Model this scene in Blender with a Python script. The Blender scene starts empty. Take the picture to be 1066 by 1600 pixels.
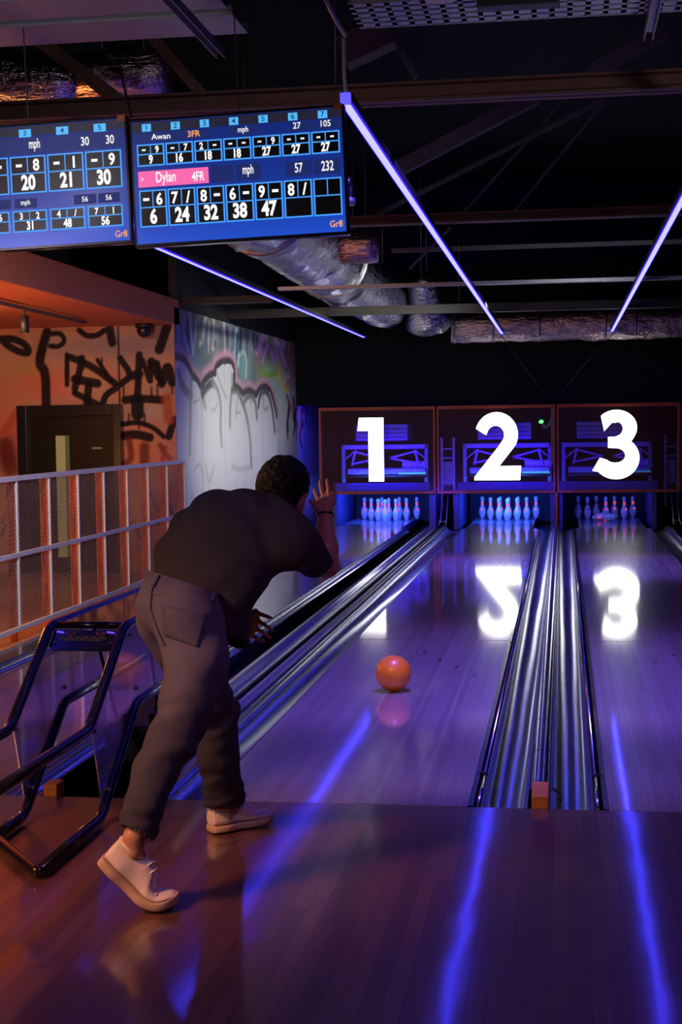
import bpy, bmesh, math, random
import numpy as np
from mathutils import Vector, Matrix, Euler
PI = math.pi
random.seed(7); RNG = np.random.default_rng(7)
C = bpy.context.scene.collection
scene = bpy.context.scene

# ------------------------------------------------------------------ camera
FPX = 2288.5
CAM = np.array([.1027, -6.1268, 1.6153])
def cam_axes(yaw, pitch, roll):
    cy, sy = math.cos(yaw), math.sin(yaw)
    f = np.array([-sy*math.cos(pitch), cy*math.cos(pitch), math.sin(pitch)])
    r = np.array([cy, sy, 0.]); u = np.cross(r, f)
    return r*math.cos(roll)+u*math.sin(roll), -r*math.sin(roll)+u*math.cos(roll), f
CR, CU, CF = cam_axes(math.radians(8.642), math.radians(-3.353), math.radians(-.784))
cd = bpy.data.cameras.new('camera'); cam = bpy.data.objects.new('camera', cd); C.objects.link(cam)
cd.sensor_fit = 'VERTICAL'; cd.sensor_height = 36; cd.lens = FPX/1600*36; cd.clip_end = 200; cd.clip_start = .05
m = Matrix((tuple(CR), tuple(CU), tuple(-CF))).transposed().to_4x4(); m.translation = Vector(CAM)
cam.matrix_world = m
scene.camera = cam

def at(x, y, **k):
    """pixel of the photograph -> the point of the place on the plane X=, Y= or Z="""
    d = CF + CR*(x-533)/FPX - CU*(y-800)/FPX
    if 'X' in k: t = (k['X']-CAM[0])/d[0]
    elif 'Y' in k: t = (k['Y']-CAM[1])/d[1]
    else: t = (k['Z']-CAM[2])/d[2]
    return CAM+t*d

# ------------------------------------------------------------------ view, world, lamps
vs = scene.view_settings
vs.view_transform = 'Standard'; vs.look = 'None'; vs.gamma = 1; vs.use_curve_mapping = False
vs.exposure = 0.0
scene.cycles.max_bounces = 8; scene.cycles.transparent_max_bounces = 16
scene.cycles.sample_clamp_indirect = 6; scene.cycles.sample_clamp_direct = 0
w = bpy.data.worlds.new('world'); scene.world = w; w.use_nodes = True
w.node_tree.nodes['Background'].inputs[0].default_value = (.5, .38, .62, 1)
w.node_tree.nodes['Background'].inputs[1].default_value = .003

def lamp(kind, loc, aim, color, energy, size=.1, spot=60, blend=.6, name='ceiling_fill', size_y=None):
    l = bpy.data.lights.new(name, kind); l.color = color; l.energy = energy
    if kind == 'AREA':
        l.shape = 'RECTANGLE' if size_y else 'SQUARE'; l.size = size
        if size_y: l.size_y = size_y
    else: l.shadow_soft_size = size
    if kind == 'SPOT': l.spot_size = math.radians(spot); l.spot_blend = blend
    o = bpy.data.objects.new(name, l); C.objects.link(o); o.location = loc
    o.rotation_euler = (Vector(aim)-Vector(loc)).to_track_quat('-Z', 'Y').to_euler()
    return o
LANEC = {1: -2.857, 2: -.813, 3: .813, 4: 2.857}
# violet fill lights added to colour the lanes and approach
lamp('SPOT', (-.6, 2.0, 4.6), (-.4, 2.7, 0), (.19, .11, 1), 2100, .25, 74, .7, 'violet_fill')
lamp('SPOT', (-.4, 10.0, 4.6), (.1, 10.6, 0), (.19, .11, 1), 2300, .25, 54, .8, 'violet_fill')
lamp('SPOT', (1.0, -2.6, 3.6), (.6, -2.4, 0), (.55, .20, .70), 80, .25, 130, .8, 'violet_fill')
# spot washing the graffiti wall
lamp('SPOT', (-.6, 11.2, 3.3), (-4.25, 13.4, .95), (1, .98, .74), 660, .12, 84, 1, 'wall_spotlight')
# ultraviolet lamps over the pin decks
for c, e in ((LANEC[1], 60), (LANEC[2], 75), (LANEC[3], 6)):
    lamp('AREA', (c, 17.95, .75), (c, 18.45, .05), (.03, .18, 1), e*.32, 1.0, name='pin_deck_lamp', size_y=.08)
for c, e in ((LANEC[1], 70), (LANEC[2], 55), (LANEC[3], 9)):
    lamp('AREA', (c, 17.67, 1.05), (c, 18.6, .95), (.035, .006, 1), e*.55, 1.2, name='pinsetter_lamp_and_fill', size_y=.5)
lamp('SPOT', (-4.02, 17.9, 2.6), (-4.1, 18.2, 0), (.06, .02, 1), 90, .05, 80, .5, 'pinsetter_lamp_and_fill')  # added blue spot imitating pit light that leaks onto the wall
lamp('AREA', (-.03, 17.15, .62), (-.03, 17.9, .25), (.06, .02, 1), 3, .3, name='pinsetter_lamp_and_fill', size_y=.05)  # added blue fill on the plate fronts between middle and right lanes
lamp('AREA', (-1.80, 17.15, .62), (-1.80, 17.9, .25), (.06, .02, 1), 6, .4, name='pinsetter_lamp_and_fill', size_y=.05)  # added blue fill on the plate fronts between left and middle lanes
# warm lamps of the lounge, left of the approach, and added orange fill
lamp('SPOT', (-5.3, 6.5, 2.7), (-5.3, 9.6, 1.0), (1, .50, .26), 95, .1, 110, .8, 'lounge_lamp_and_fill')
lamp('SPOT', (-3.0, 1.2, 2.75), (-4.2, 5.6, .75), (1, .90, .84), 420, .1, 70, .9, 'lounge_lamp_and_fill')
lamp('SPOT', (-3.5, -3.3, 2.9), (-1.40, -1.0, .06), (1, .36, .12), 640, .4, 32, 1, 'lounge_lamp_and_fill')
lamp('SPOT', (-4.2, -5.4, 2.7), (-1.5, -.6, .9), (1, .76, .95), 150, .15, 70, .9, 'lounge_lamp_and_fill')
lamp('POINT', (-5.7, 5.0, 1.1), (0, 0, 0), (1, .34, .09), 150, .2, name='lounge_lamp_and_fill')  # orange uplight added to brighten the underside of the lounge ceiling
lamp('SPOT', (-3.4, 1.0, 2.2), (-4.3, 7.2, 2.95), (1, .50, .25), 240, .1, 60, .9, 'lounge_lamp_and_fill')  # orange fill added for the side face of the lounge ceiling
lamp('SPOT', (1.5, -1.6, 2.3), (.75, .2, 3.36), (.9, .92, 1), 70, .1, 70, .9, 'ceiling_fill')  # uplight added to brighten the wide perforated tray
lamp('SPOT', (-1.6, -1.6, 3.2), tuple(at(613, 1050, Z=.12)), (1, .62, .36), 260, .06, 7, .7, 'ball_hand_fill')  # narrow warm spot added to light the ball
lamp('SPOT', (-4.3, -1.6, 2.6), (-.70, -.6, 1.40), (1, .46, .22), 380, .05, 6.2, .8, 'ball_hand_fill')  # narrow warm spot added to light the raised hand
lamp('SPOT', (-1.1, 10.8, 2.95), (-2.4, 13.2, 3.4), (.9, .92, 1), 70, .08, 75, .9, 'ceiling_fill')  # added lamp for the highlights on the foil ducts
lamp('SPOT', (-2.3, -1.5, 2.75), (-2.2, .45, 3.46), (.9, .85, .95), 22, .1, 70, .9, 'ceiling_fill')  # weak fill added for the solid grey trays
lamp('SPOT', (.3, 6.95, 2.9), (.3, 9.0, 3.06), (.9, .92, 1), 30, .08, 90, .9, 'ceiling_fill')  # fill added to whiten the narrow cable tray

# ------------------------------------------------------------------ materials
MATS = {}
class NT:
    def __init__(s, name):
        s.m = bpy.data.materials.new(name); s.m.use_nodes = True; s.t = s.m.node_tree
        s.b = s.t.nodes['Principled BSDF']
    def n(s, typ, **kw):
        nd = s.t.nodes.new(typ)
        for k, v in kw.items():
            if hasattr(nd, k): setattr(nd, k, v)
            else: nd.inputs[k.replace('_', ' ')].default_value = v
        return nd
    def l(s, a, b): s.t.links.new(a, b)
    def set(s, **kw):
        for k, v in kw.items(): s.b.inputs[k.replace('_', ' ')].default_value = v
        return s
    def coords(s, scale=(1, 1, 1)):
        tc = s.n('ShaderNodeTexCoord'); mp = s.n('ShaderNodeMapping'); mp.inputs['Scale'].default_value = scale
        s.l(tc.outputs['Object'], mp.inputs['Vector']); return mp.outputs['Vector']
    def noise(s, scale, vec=None, detail=3, rough=.5):
        nd = s.n('ShaderNodeTexNoise'); nd.inputs['Scale'].default_value = scale
        nd.inputs['Detail'].default_value = detail; nd.inputs['Roughness'].default_value = rough
        s.l(vec if vec is not None else s.coords(), nd.inputs['Vector']); return nd
    def ramp(s, fac, stops):
        r = s.n('ShaderNodeValToRGB'); e = r.color_ramp.elements
        while len(e) < len(stops): e.new(.5)
        for i, (p, c) in enumerate(stops): e[i].position = p; e[i].color = (*c, 1)
        s.l(fac, r.inputs['Fac']); return r.outputs['Color']
    def bump(s, h, strength=.2, dist=.01):
        b = s.n('ShaderNodeBump'); b.inputs['Strength'].default_value = strength; b.inputs['Distance'].default_value = dist
        s.l(h, b.inputs['Height']); s.l(b.outputs['Normal'], s.b.inputs['Normal']); return b
def plain(name, col, rough=.5, metal=0, spec=.5, var=.12, scale=12, bump=0, coat=0):
    """a painted / plastic / metal surface with a little procedural unevenness"""
    if name in MATS: return MATS[name]
    t = NT(name); t.set(Roughness=rough, Metallic=metal); t.b.inputs['Specular IOR Level'].default_value = spec
    if coat: t.b.inputs['Coat Weight'].default_value = coat; t.b.inputs['Coat Roughness'].default_value = .06
    nz = t.noise(scale)
    a = tuple(max(0, c*(1-var)) for c in col); b = tuple(min(1, c*(1+var)) for c in col)
    t.l(t.ramp(nz.outputs['Fac'], ((.3, a), (.7, b))), t.b.inputs['Base Color'])
    if bump: t.bump(nz.outputs['Fac'], bump, .01)
    MATS[name] = t.m; return t.m
def glow(name, col, strength):
    if name in MATS: return MATS[name]
    t = NT(name); t.set(Roughness=.5); t.b.inputs['Base Color'].default_value = (0.02, .02, .02, 1)
    t.b.inputs['Emission Color'].default_value = (*col, 1); t.b.inputs['Emission Strength'].default_value = strength
    MATS[name] = t.m; return t.m

def planks(name, stops, width, rough, coat_r, wave, wscale, fresnel_tint=.5, plank_len=1.6, bare=None):
    t = NT(name); tc = t.n('ShaderNodeTexCoord'); sx = t.n('ShaderNodeSeparateXYZ'); t.l(tc.outputs['Object'], sx.inputs[0])
    dv = t.n('ShaderNodeMath', operation='DIVIDE'); t.l(sx.outputs['X'], dv.inputs[0]); dv.inputs[1].default_value = width
    fl = t.n('ShaderNodeMath', operation='FLOOR'); t.l(dv.outputs[0], fl.inputs[0])
    wn0 = t.n('ShaderNodeTexWhiteNoise', noise_dimensions='1D'); t.l(fl.outputs[0], wn0.inputs['W'])
    # staggered ends of the strips
    off = t.n('ShaderNodeMath', operation='MULTIPLY_ADD'); t.l(wn0.outputs['Value'], off.inputs[0]); off.inputs[1].default_value = 7.0
    yd = t.n('ShaderNodeMath', operation='DIVIDE'); t.l(sx.outputs['Y'], yd.inputs[0]); yd.inputs[1].default_value = plank_len
    t.l(yd.outputs[0], off.inputs[2])
    fy = t.n('ShaderNodeMath', operation='FLOOR'); t.l(off.outputs[0], fy.inputs[0])
    cm = t.n('ShaderNodeCombineXYZ'); t.l(fl.outputs[0], cm.inputs[0]); t.l(fy.outputs[0], cm.inputs[1])
    wn = t.n('ShaderNodeTexWhiteNoise', noise_dimensions='2D'); t.l(cm.outputs[0], wn.inputs['Vector'])
    grain = t.noise(1, t.coords((60, 1.2, 1)), 4, .6)
    mx = t.n('ShaderNodeMix', data_type='FLOAT'); mx.inputs[0].default_value = .45
    t.l(wn.outputs['Value'], mx.inputs[2]); t.l(grain.outputs['Fac'], mx.inputs[3])
    col = t.ramp(mx.outputs[0], stops)
    fr = t.n('ShaderNodeMath', operation='FRACT'); t.l(dv.outputs[0], fr.inputs[0])
    gp = t.n('ShaderNodeMath', operation='LESS_THAN'); t.l(fr.outputs[0], gp.inputs[0]); gp.inputs[1].default_value = .05
    mc = t.n('ShaderNodeMix', data_type='RGBA'); gm = t.n('ShaderNodeMath', operation='MULTIPLY'); t.l(gp.outputs[0], gm.inputs[0]); gm.inputs[1].default_value = .75
    t.l(gm.outputs[0], mc.inputs[0]); t.l(col, mc.inputs[6]); mc.inputs[7].default_value = (.02, .012, .01, 1)
    t.l(mc.outputs[2], t.b.inputs['Base Color'])
    t.set(Roughness=rough); t.b.inputs['Specular IOR Level'].default_value = fresnel_tint
    t.b.inputs['Coat Weight'].default_value = 1; t.b.inputs['Coat Roughness'].default_value = coat_r
    wv = t.noise(1, t.coords(wscale), 2, .5)
    b = t.bump(wv.outputs['Fac'], wave, .02); t.l(b.outputs['Normal'], t.b.inputs['Coat Normal'])
    MATS[name] = t.m; return t.m
M_APP = planks('approach_boards', ((.0, (.075, .032, .024)), (.5, (.14, .060, .044)), (1, (.21, .098, .065))), .058, .42, .10, .10, (3.2, 1.1, 1))
M_LANE = planks('lane_boards', ((.0, (.22, .17, .16)), (.5, (.31, .25, .23)), (1, (.40, .33, .30))), .027, .34, .065, .03, (4, .8, 1), plank_len=3.5)
M_BLACK = plain('black_paint', (.012, .012, .014), .5)
M_BLACKGLOSS = plain('black_powder_coat', (.012, .012, .016), .22, coat=.6)
M_DARK = plain('dark_steel', (.03, .03, .034), .45, .3)
M_NAVY = plain('navy_black_paint', (.006, .006, .010), .8, spec=.2)
M_CHROME = plain('brushed_aluminium', (.62, .66, .72), .17, 1, var=.06, scale=3)
M_STEEL = plain('galvanised_steel', (.34, .34, .36), .42, .8, scale=30)
M_ORANGE = plain('orange_paint', (.80, .17, .025), .45)
M_RUST = plain('red_oxide_paint', (.10, .028, .02), .6, scale=20, var=.3)
M_WHITE = plain('white_paint', (.72, .70, .70), .4, var=.05)
M_PIN = plain('white_pin_plastic', (.75, .8, .85), .25, var=.02)
M_PINRED = NT('fluorescent_red_band').set(Roughness=.4); M_PINRED.b.inputs['Base Color'].default_value = (.9, .12, .12, 1)
M_PINRED.b.inputs['Emission Color'].default_value = (1, .10, .13, 1); M_PINRED.b.inputs['Emission Strength'].default_value = .75; M_PINRED = M_PINRED.m
M_PINRED_UNLIT = plain('unlit_red_band', (.75, .10, .10), .4)  # unlit copy of the glowing bands, for pins left dim in the right lane
M_WOODBLOCK = plain('orange_wood_block', (.85, .30, .05), .6, scale=40, spec=.2)

def gutter_mat():
    t = NT('polished_gutter_metal'); t.set(Metallic=1, Roughness=.20)
    nz = t.noise(1, t.coords((16, .5, 1)), 3, .6)
    t.l(t.ramp(nz.outputs['Fac'], ((.3, (.44, .50, .60)), (.7, (.56, .62, .72)))), t.b.inputs['Base Color'])
    return t.m
M_GUTTER = gutter_mat()
def foil_mat(name, tint, rough=.2):
    t = NT(name); t.set(Metallic=1, Roughness=rough); t.b.inputs['Base Color'].default_value = (*tint, 1)
    n1 = t.noise(9, None, 5, .65); n2 = t.noise(1, t.coords((4, 22, 22)), 3, .6)
    ad = t.n('ShaderNodeMath', operation='ADD'); t.l(n1.outputs['Fac'], ad.inputs[0]); t.l(n2.outputs['Fac'], ad.inputs[1])
    t.bump(ad.outputs[0], .9, .03); return t.m
M_FOIL = foil_mat('crumpled_foil', (.72, .72, .76))
M_FOIL2 = foil_mat('copper_toned_foil', (.66, .5, .5), .3)
def glass_mat():
    t = NT('clear_polycarbonate')
    mixn = t.n('ShaderNodeMixShader'); tr = t.n('ShaderNodeBsdfTransparent'); gl = t.n('ShaderNodeBsdfGlossy')
    gl.inputs['Roughness'].default_value = .08; tr.inputs['Color'].default_value = (.80, .80, .9, 1)
    lw = t.n('ShaderNodeLayerWeight'); lw.inputs['Blend'].default_value = .35
    nz = t.noise(3); mul = t.n('ShaderNodeMath', operation='MULTIPLY_ADD'); t.l(nz.outputs['Fac'], mul.inputs[0]); mul.inputs[1].default_value = .06; mul.inputs[2].default_value = .06
    ad = t.n('ShaderNodeMath', operation='ADD'); t.l(mul.outputs[0], ad.inputs[0]); m2 = t.n('ShaderNodeMath', operation='MULTIPLY'); t.l(lw.outputs['Fresnel'], m2.inputs[0]); m2.inputs[1].default_value = .5; t.l(m2.outputs[0], ad.inputs[1])
    t.l(ad.outputs[0], mixn.inputs[0]); t.l(tr.outputs[0], mixn.inputs[1]); t.l(gl.outputs[0], mixn.inputs[2])
    t.l(mixn.outputs[0], t.t.nodes['Material Output'].inputs['Surface']); return t.m
M_GLASS = glass_mat()
def vcol_mat(name, rough=.5, bump=.15, spec=.4, speck=0):
    t = NT(name); t.set(Roughness=rough); t.b.inputs['Specular IOR Level'].default_value = spec
    a = t.n('ShaderNodeAttribute'); a.attribute_name = 'paint'; t.l(a.outputs['Color'], t.b.inputs['Base Color'])
    nz = t.noise(70 if not speck else speck, None, 4, .7); t.bump(nz.outputs['Fac'], bump, .01); return t.m

# ------------------------------------------------------------------ mesh helpers
def rot_to(d):
    d = Vector(d).normalized(); return d.to_track_quat('Z', 'Y').to_matrix()
class MB:
    def __init__(s): s.v = []; s.f = []; s.sm = []
    def add(s, vs, fs, smooth=False):
        o = len(s.v); s.v += [tuple(map(float, v)) for v in vs]
        for f in fs: s.f.append(tuple(i+o for i in f)); s.sm.append(smooth)
        return s
    def box(s, c, d, R=None):
        c = Vector(c); h = [x/2 for x in d]; P = []
        for sx in (-1, 1):
            for sy in (-1, 1):
                for sz in (-1, 1):
                    p = Vector((sx*h[0], sy*h[1], sz*h[2]));
                    if R is not None: p = R @ p
                    P.append(c+p)
        return s.add(P, [(0, 1, 3, 2), (4, 6, 7, 5), (0, 4, 5, 1), (2, 3, 7, 6), (0, 2, 6, 4), (1, 5, 7, 3)])
    def b2(s, lo, hi): return s.box([(a+b)/2 for a, b in zip(lo, hi)], [abs(b-a) for a, b in zip(lo, hi)])
    def bar(s, a, b, wd, ht, up=(0, 0, 1)):
        a, b = Vector(a), Vector(b); d = (b-a); L = d.length; d.normalize(); up = Vector(up)
        if abs(d.dot(up)) > .98: up = Vector((0, 1, 0))
        x = d.cross(up).normalized(); z = x.cross(d)
        return s.box((a+b)/2, (wd, L, ht), Matrix((x, d, z)).transposed())
    def tube(s, pts, r, seg=10, closed=False, cap=True):
        pts = [Vector(p) for p in pts]; n = len(pts); rr = r if hasattr(r, '__len__') else [r]*n
        rings = []; prev = None
        for i in range(n):
            a = pts[i-1] if (i or closed) else pts[i]; b = pts[(i+1) % n] if (i < n-1 or closed) else pts[i]
            t = (b-a).normalized()
            if prev is None:
                u = t.cross(Vector((0, 0, 1)));
                if u.length < .05: u = t.cross(Vector((1, 0, 0)))
                u.normalize()
            else:
                u = prev - t*prev.dot(t); u.normalize()
            prev = u; v = t.cross(u)
            rings.append([pts[i]+(u*math.cos(2*PI*k/seg)+v*math.sin(2*PI*k/seg))*rr[i] for k in range(seg)])
        V = [p for q in rings for p in q]; F = []
        for i in range(n if closed else n-1):
            j = (i+1) % n
            for k in range(seg): F.append((i*seg+k, i*seg+(k+1) % seg, j*seg+(k+1) % seg, j*seg+k))
        if cap and not closed:
            F.append(tuple(range(seg-1, -1, -1))); F.append(tuple((n-1)*seg+k for k in range(seg)))
        return s.add(V, F, True)
    def lathe(s, prof, c=(0, 0, 0), seg=20, R=None):
        c = Vector(c); V = []; F = []
        for r, z in prof:
            for k in range(seg):
                p = Vector((r*math.cos(2*PI*k/seg), r*math.sin(2*PI*k/seg), z))
                if R is not None: p = R @ p
                V.append(c+p)
        for i in range(len(prof)-1):
            for k in range(seg): F.append((i*seg+k, i*seg+(k+1) % seg, (i+1)*seg+(k+1) % seg, (i+1)*seg+k))
        if prof[0][0] > 1e-5: F.append(tuple(range(seg-1, -1, -1)))
        if prof[-1][0] > 1e-5: F.append(tuple((len(prof)-1)*seg+k for k in range(seg)))
        return s.add(V, F, True)
    def extrude(s, poly, to3, d):
        """polygon (list of 2d) mapped by to3(u,v,depth)"""
        n = len(poly); V = [to3(u, v, 0) for u, v in poly]+[to3(u, v, d) for u, v in poly]
        F = [tuple(range(n)), tuple(range(2*n-1, n-1, -1))]+[(i, i+n, (i+1) % n+n, (i+1) % n) for i in range(n)]
        return s.add(V, F)
    def sweep(s, prof, y0, y1, ny=1, smooth=True, closed=False):
        """open (x,z) profile swept along Y"""
        n = len(prof); V = []; F = []
        for j in range(ny+1):
            y = y0+(y1-y0)*j/ny
            V += [(x, y, z) for x, z in prof]
        for j in range(ny):
            for i in range(n if closed else n-1):
                i2 = (i+1) % n; F.append((j*n+i, j*n+i2, (j+1)*n+i2, (j+1)*n+i))
        if closed: F += [tuple(range(n)), tuple(ny*n+i for i in range(n-1, -1, -1))]
        return s.add(V, F, smooth)
    def build(s, name, mat, parent=None, loc=None, bevel=0, autosmooth=False):
        me = bpy.data.meshes.new(name)
        off = Vector(loc) if loc is not None else Vector((0, 0, 0))
        base = parent
        po = Vector((0, 0, 0))
        while base is not None: po += base.location; base = base.parent
        o = bpy.data.objects.new(name, me); C.objects.link(o)
        tot = po+off if parent is None else po
        me.from_pydata([tuple(Vector(v)-tot) for v in s.v], [], s.f); me.update()
        me.polygons.foreach_set('use_smooth', s.sm)
        bm = bmesh.new(); bm.from_mesh(me); bmesh.ops.recalc_face_normals(bm, faces=bm.faces); bm.to_mesh(me); bm.free()
        if mat: me.materials.append(mat)
        if parent is not None: o.parent = parent
        elif loc is not None: o.location = off
        if bevel:
            b = o.modifiers.new('bevel', 'BEVEL'); b.width = bevel; b.segments = 2; b.limit_method = 'ANGLE'
        return o
def tag(o, label=None, cat=None, group=None, kind=None):
    if label: o['label'] = label
    if cat: o['category'] = cat
    if group: o['group'] = group
    if kind: o['kind'] = kind
    return o
def thing(name, label, cat, loc=(0, 0, 0), group=None):
    o = bpy.data.objects.new(name, None); C.objects.link(o); o.location = loc; o.empty_display_size = .1
    return tag(o, label, cat, group)
def kids(o): return [c for c in bpy.data.objects if c.parent == o]
def copy_tree(o, parent=None):
    c = o.copy(); C.objects.link(c)
    if parent is not None: c.parent = parent
    for ch in CH.get(o.name, []): copy_tree(ch, c)
    return c
CH = {}
def index_children():
    CH.clear()
    for o in bpy.data.objects:
        if o.parent: CH.setdefault(o.parent.name, []).append(o)
def struct(o): o['kind'] = 'structure'; return o
def arc(cx, cy, r, a0, a1, n=16, ry=None):
    ry = ry or r
    return [(cx+r*math.cos(math.radians(a0+(a1-a0)*i/n)), cy+ry*math.sin(math.radians(a0+(a1-a0)*i/n))) for i in range(n+1)]
def bent(pts, rad, n=5):
    """polyline with rounded corners"""
    P = [Vector(p) for p in pts]; out = [P[0]]
    for i in range(1, len(P)-1):
        a = (P[i-1]-P[i]); b = (P[i+1]-P[i]); r = min(rad, a.length*.45, b.length*.45)
        A = P[i]+a.normalized()*r; B = P[i]+b.normalized()*r
        for k in range(n+1):
            t = k/n; out.append(A*(1-t)**2+P[i]*2*t*(1-t)+B*t*t)
    out.append(P[-1]); return out
# ================================================================== STRUCTURE
LX = {1: (-3.54, -2.365), 2: (-1.452, -.305), 3: (.287, 1.42)}
YL = 16.6                                    # the boards end here, the pin deck begins
f = MB().b2((-3.95, -9, -.3), (4.2, -.006, 0)).build('floor', M_APP); struct(f)
f = MB().b2((-3.95, -.006, -.3), (4.2, 21, -.16)).build('floor', M_DARK); struct(f)
M_LOUNGE = plain('orange_lit_wood_floor', (.30, .17, .10), .35, scale=6)
f = MB().b2((-9, -9, -.3), (-3.96, 10.06, -.03)).build('floor', M_LOUNGE); struct(f)
f = MB().b2((-3.96, -.006, -.16), (-3.75, 20, .012)).build('trim_1', M_BLACKGLOSS, bevel=.006); struct(f)
struct(MB().b2((-9, 20.4, -.3), (6, 20.6, 6.2)).build('wall_back', M_NAVY))
struct(MB().b2((-4.6, -9, 5.6), (6, 20.6, 5.75)).build('ceiling', M_NAVY))
# black band above the masking unit
struct(MB().b2((-4.25, 17.75, 1.96), (5, 17.85, 4.2)).build('wall_back_upper', M_NAVY))
struct(MB().b2((-4.36, 10.3, 2.99), (-4.26, 20.4, 5.6)).build('wall_left_upper', M_BLACK))
struct(MB().b2((4.2, -9, -.3), (4.3, 20.6, 5.7)).build('wall_right', M_NAVY))

# ---- graffiti painting: a fine grid of painted points on the wall surface
class Paint:
    def __init__(s, u0, u1, v0, v1, step):
        s.nu = int(round((u1-u0)/step[0]))+1; s.nv = int(round((v1-v0)/step[1]))+1
        s.u = np.linspace(u0, u1, s.nu); s.v = np.linspace(v0, v1, s.nv)
        s.U, s.V = np.meshgrid(s.u, s.v, indexing='ij'); s.c = np.zeros((s.nu, s.nv, 3))
    def fill(s, col): s.c[:] = col; return s
    def mix(s, a, col): s.c = s.c*(1-a[..., None])+np.array(col)*a[..., None]; return s
    def noise(s, su, sv, seed):
        r = np.random.default_rng(seed); out = np.zeros_like(s.U)
        for k in range(5):
            a = r.uniform(0, 2*PI); f = r.uniform(.6, 1.6); ph = r.uniform(0, 6.28)
            out += np.sin(s.U/su*f*math.cos(a)*6.28+s.V/sv*f*math.sin(a)*6.28+ph+1.3*np.sin(s.U/su*2.1+ph)+1.1*np.sin(s.V/sv*2.7+ph))
        return out/5
    def stroke(s, pts, w, col, soft=.3, alpha=1., squ=1.):
        """brush stroke; squ stretches the brush along u"""
        d = np.full(s.U.shape, 1e9); P = [(p[0]/squ, p[1]) for p in pts]; U = s.U/squ
        for _ in range(2):
            if len(P) > 2: P = [P[0]]+[q for a, b in zip(P[:-1], P[1:]) for q in ((a[0]*.75+b[0]*.25, a[1]*.75+b[1]*.25), (a[0]*.25+b[0]*.75, a[1]*.25+b[1]*.75))]+[P[-1]]
        for (ax, ay), (bx, by) in zip(P[:-1], P[1:]):
            dx, dy = bx-ax, by-ay; L = dx*dx+dy*dy+1e-12
            t = np.clip(((U-ax)*dx+(s.V-ay)*dy)/L, 0, 1)
            d = np.minimum(d, np.hypot(U-ax-t*dx, s.V-ay-t*dy))
        a = np.clip((w/2-d)/(w*soft+1e-6)+.5, 0, 1)*alpha
        return s.mix(a, col)
    def poly(s, pts, col, alpha=1.):
        ins = np.zeros(s.U.shape, bool); n = len(pts)
        for i in range(n):
            (x0, y0), (x1, y1) = pts[i], pts[(i+1) % n]
            if y0 == y1: continue
            c = ((y0 > s.V) != (y1 > s.V)) & (s.U < (x1-x0)*(s.V-y0)/(y1-y0)+x0); ins ^= c
        return s.mix(ins*alpha, col)
    def blob(s, u, v, ru, rv, col, alpha=.8):
        d = ((s.U-u)/ru)**2+((s.V-v)/rv)**2; return s.mix(np.exp(-d*1.4)*alpha, col)
    def build(s, name, mat, to3, thick):
        V = [to3(u, v, 0) for u in s.u for v in s.v]; nu, nv = s.nu, s.nv
        F = [(i*nv+j, (i+1)*nv+j, (i+1)*nv+j+1, i*nv+j+1) for i in range(nu-1) for j in range(nv-1)]
        n = len(V); V += [to3(u, v, thick) for u in (s.u[0], s.u[-1]) for v in (s.v[0], s.v[-1])]
        a, b, c, d = 0, nv-1, (nu-1)*nv, nu*nv-1
        F += [(n, n+1, n+3, n+2), tuple(range(0, nv))+(n+1, n), tuple(c+j for j in range(nv))+(n+3, n+2),
              tuple(i*nv for i in range(nu))+(n+2, n), tuple(i*nv+nv-1 for i in range(nu))+(n+3, n+1)]
        me = bpy.data.meshes.new(name); me.from_pydata([tuple(map(float, p)) for p in V], [], F); me.update()
        ca = me.color_attributes.new('paint', 'FLOAT_COLOR', 'POINT')
        col = np.ones((len(V), 4)); col[:n, :3] = np.clip(s.c.reshape(-1, 3), 0, 1); col[n:, :3] = s.c.reshape(-1, 3).mean(0)
        ca.data.foreach_set('color', col.ravel()); me.materials.append(mat)
        o = bpy.data.objects.new(name, me); C.objects.link(o); return struct(o)

# side wall: silver piece with black outlines, scrawls above
XW = -4.25
g = Paint(10.12, 20.4, -.15, 2.99, (.032, .016))
def W(x, y):                                  # a point of the photograph's wall crop -> (along, up)
    p = at(270+x/4.635, 480+y/4.635, X=XW); return (p[1], p[2])
SILV = (.70, .72, .78)
g.fill((.30, .33, .36))
g.mix(np.clip(.5+.6*g.noise(1.3, .9, 3), 0, 1)*.7, (.16, .15, .11)); g.mix(np.clip(.3+.7*g.noise(.9, 1.1, 5), 0, 1)*.6, (.08, .11, .20))
for x, y, ru, rv, c in ((80, 250, .8, .5, (.10, .12, .22)), (130, 420, .6, .3, (.25, .5, .52)), (230, 330, .5, .35, (.16, .2, .2)), (480, 280, .5, .5, (.07, .10, .22)), (520, 430, .6, .3, (.22, .48, .50)),
                        (640, 430, .7, .3, (.32, .24, .20)), (700, 470, .6, .18, (.30, .46, .10)), (780, 480, .5, .22, (.75, .62, .10)), (700, 600, .7, .4, (.40, .66, .58)), (790, 680, .6, .5, (.45, .72, .62)),
                        (880, 380, .9, .5, (.30, .03, .05)), (900, 480, .7, .25, (.62, .16, .06)), (960, 320, .6, .5, (.10, .02, .05)), (860, 600, .8, .5, (.40, .34, .3)), (880, 850, 1., .6, (.62, .60, .62)), (780, 900, .8, .7, (.66, .70, .68))):
    p = W(x, y); g.blob(p[0], p[1], ru, rv, c, .85)
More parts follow.
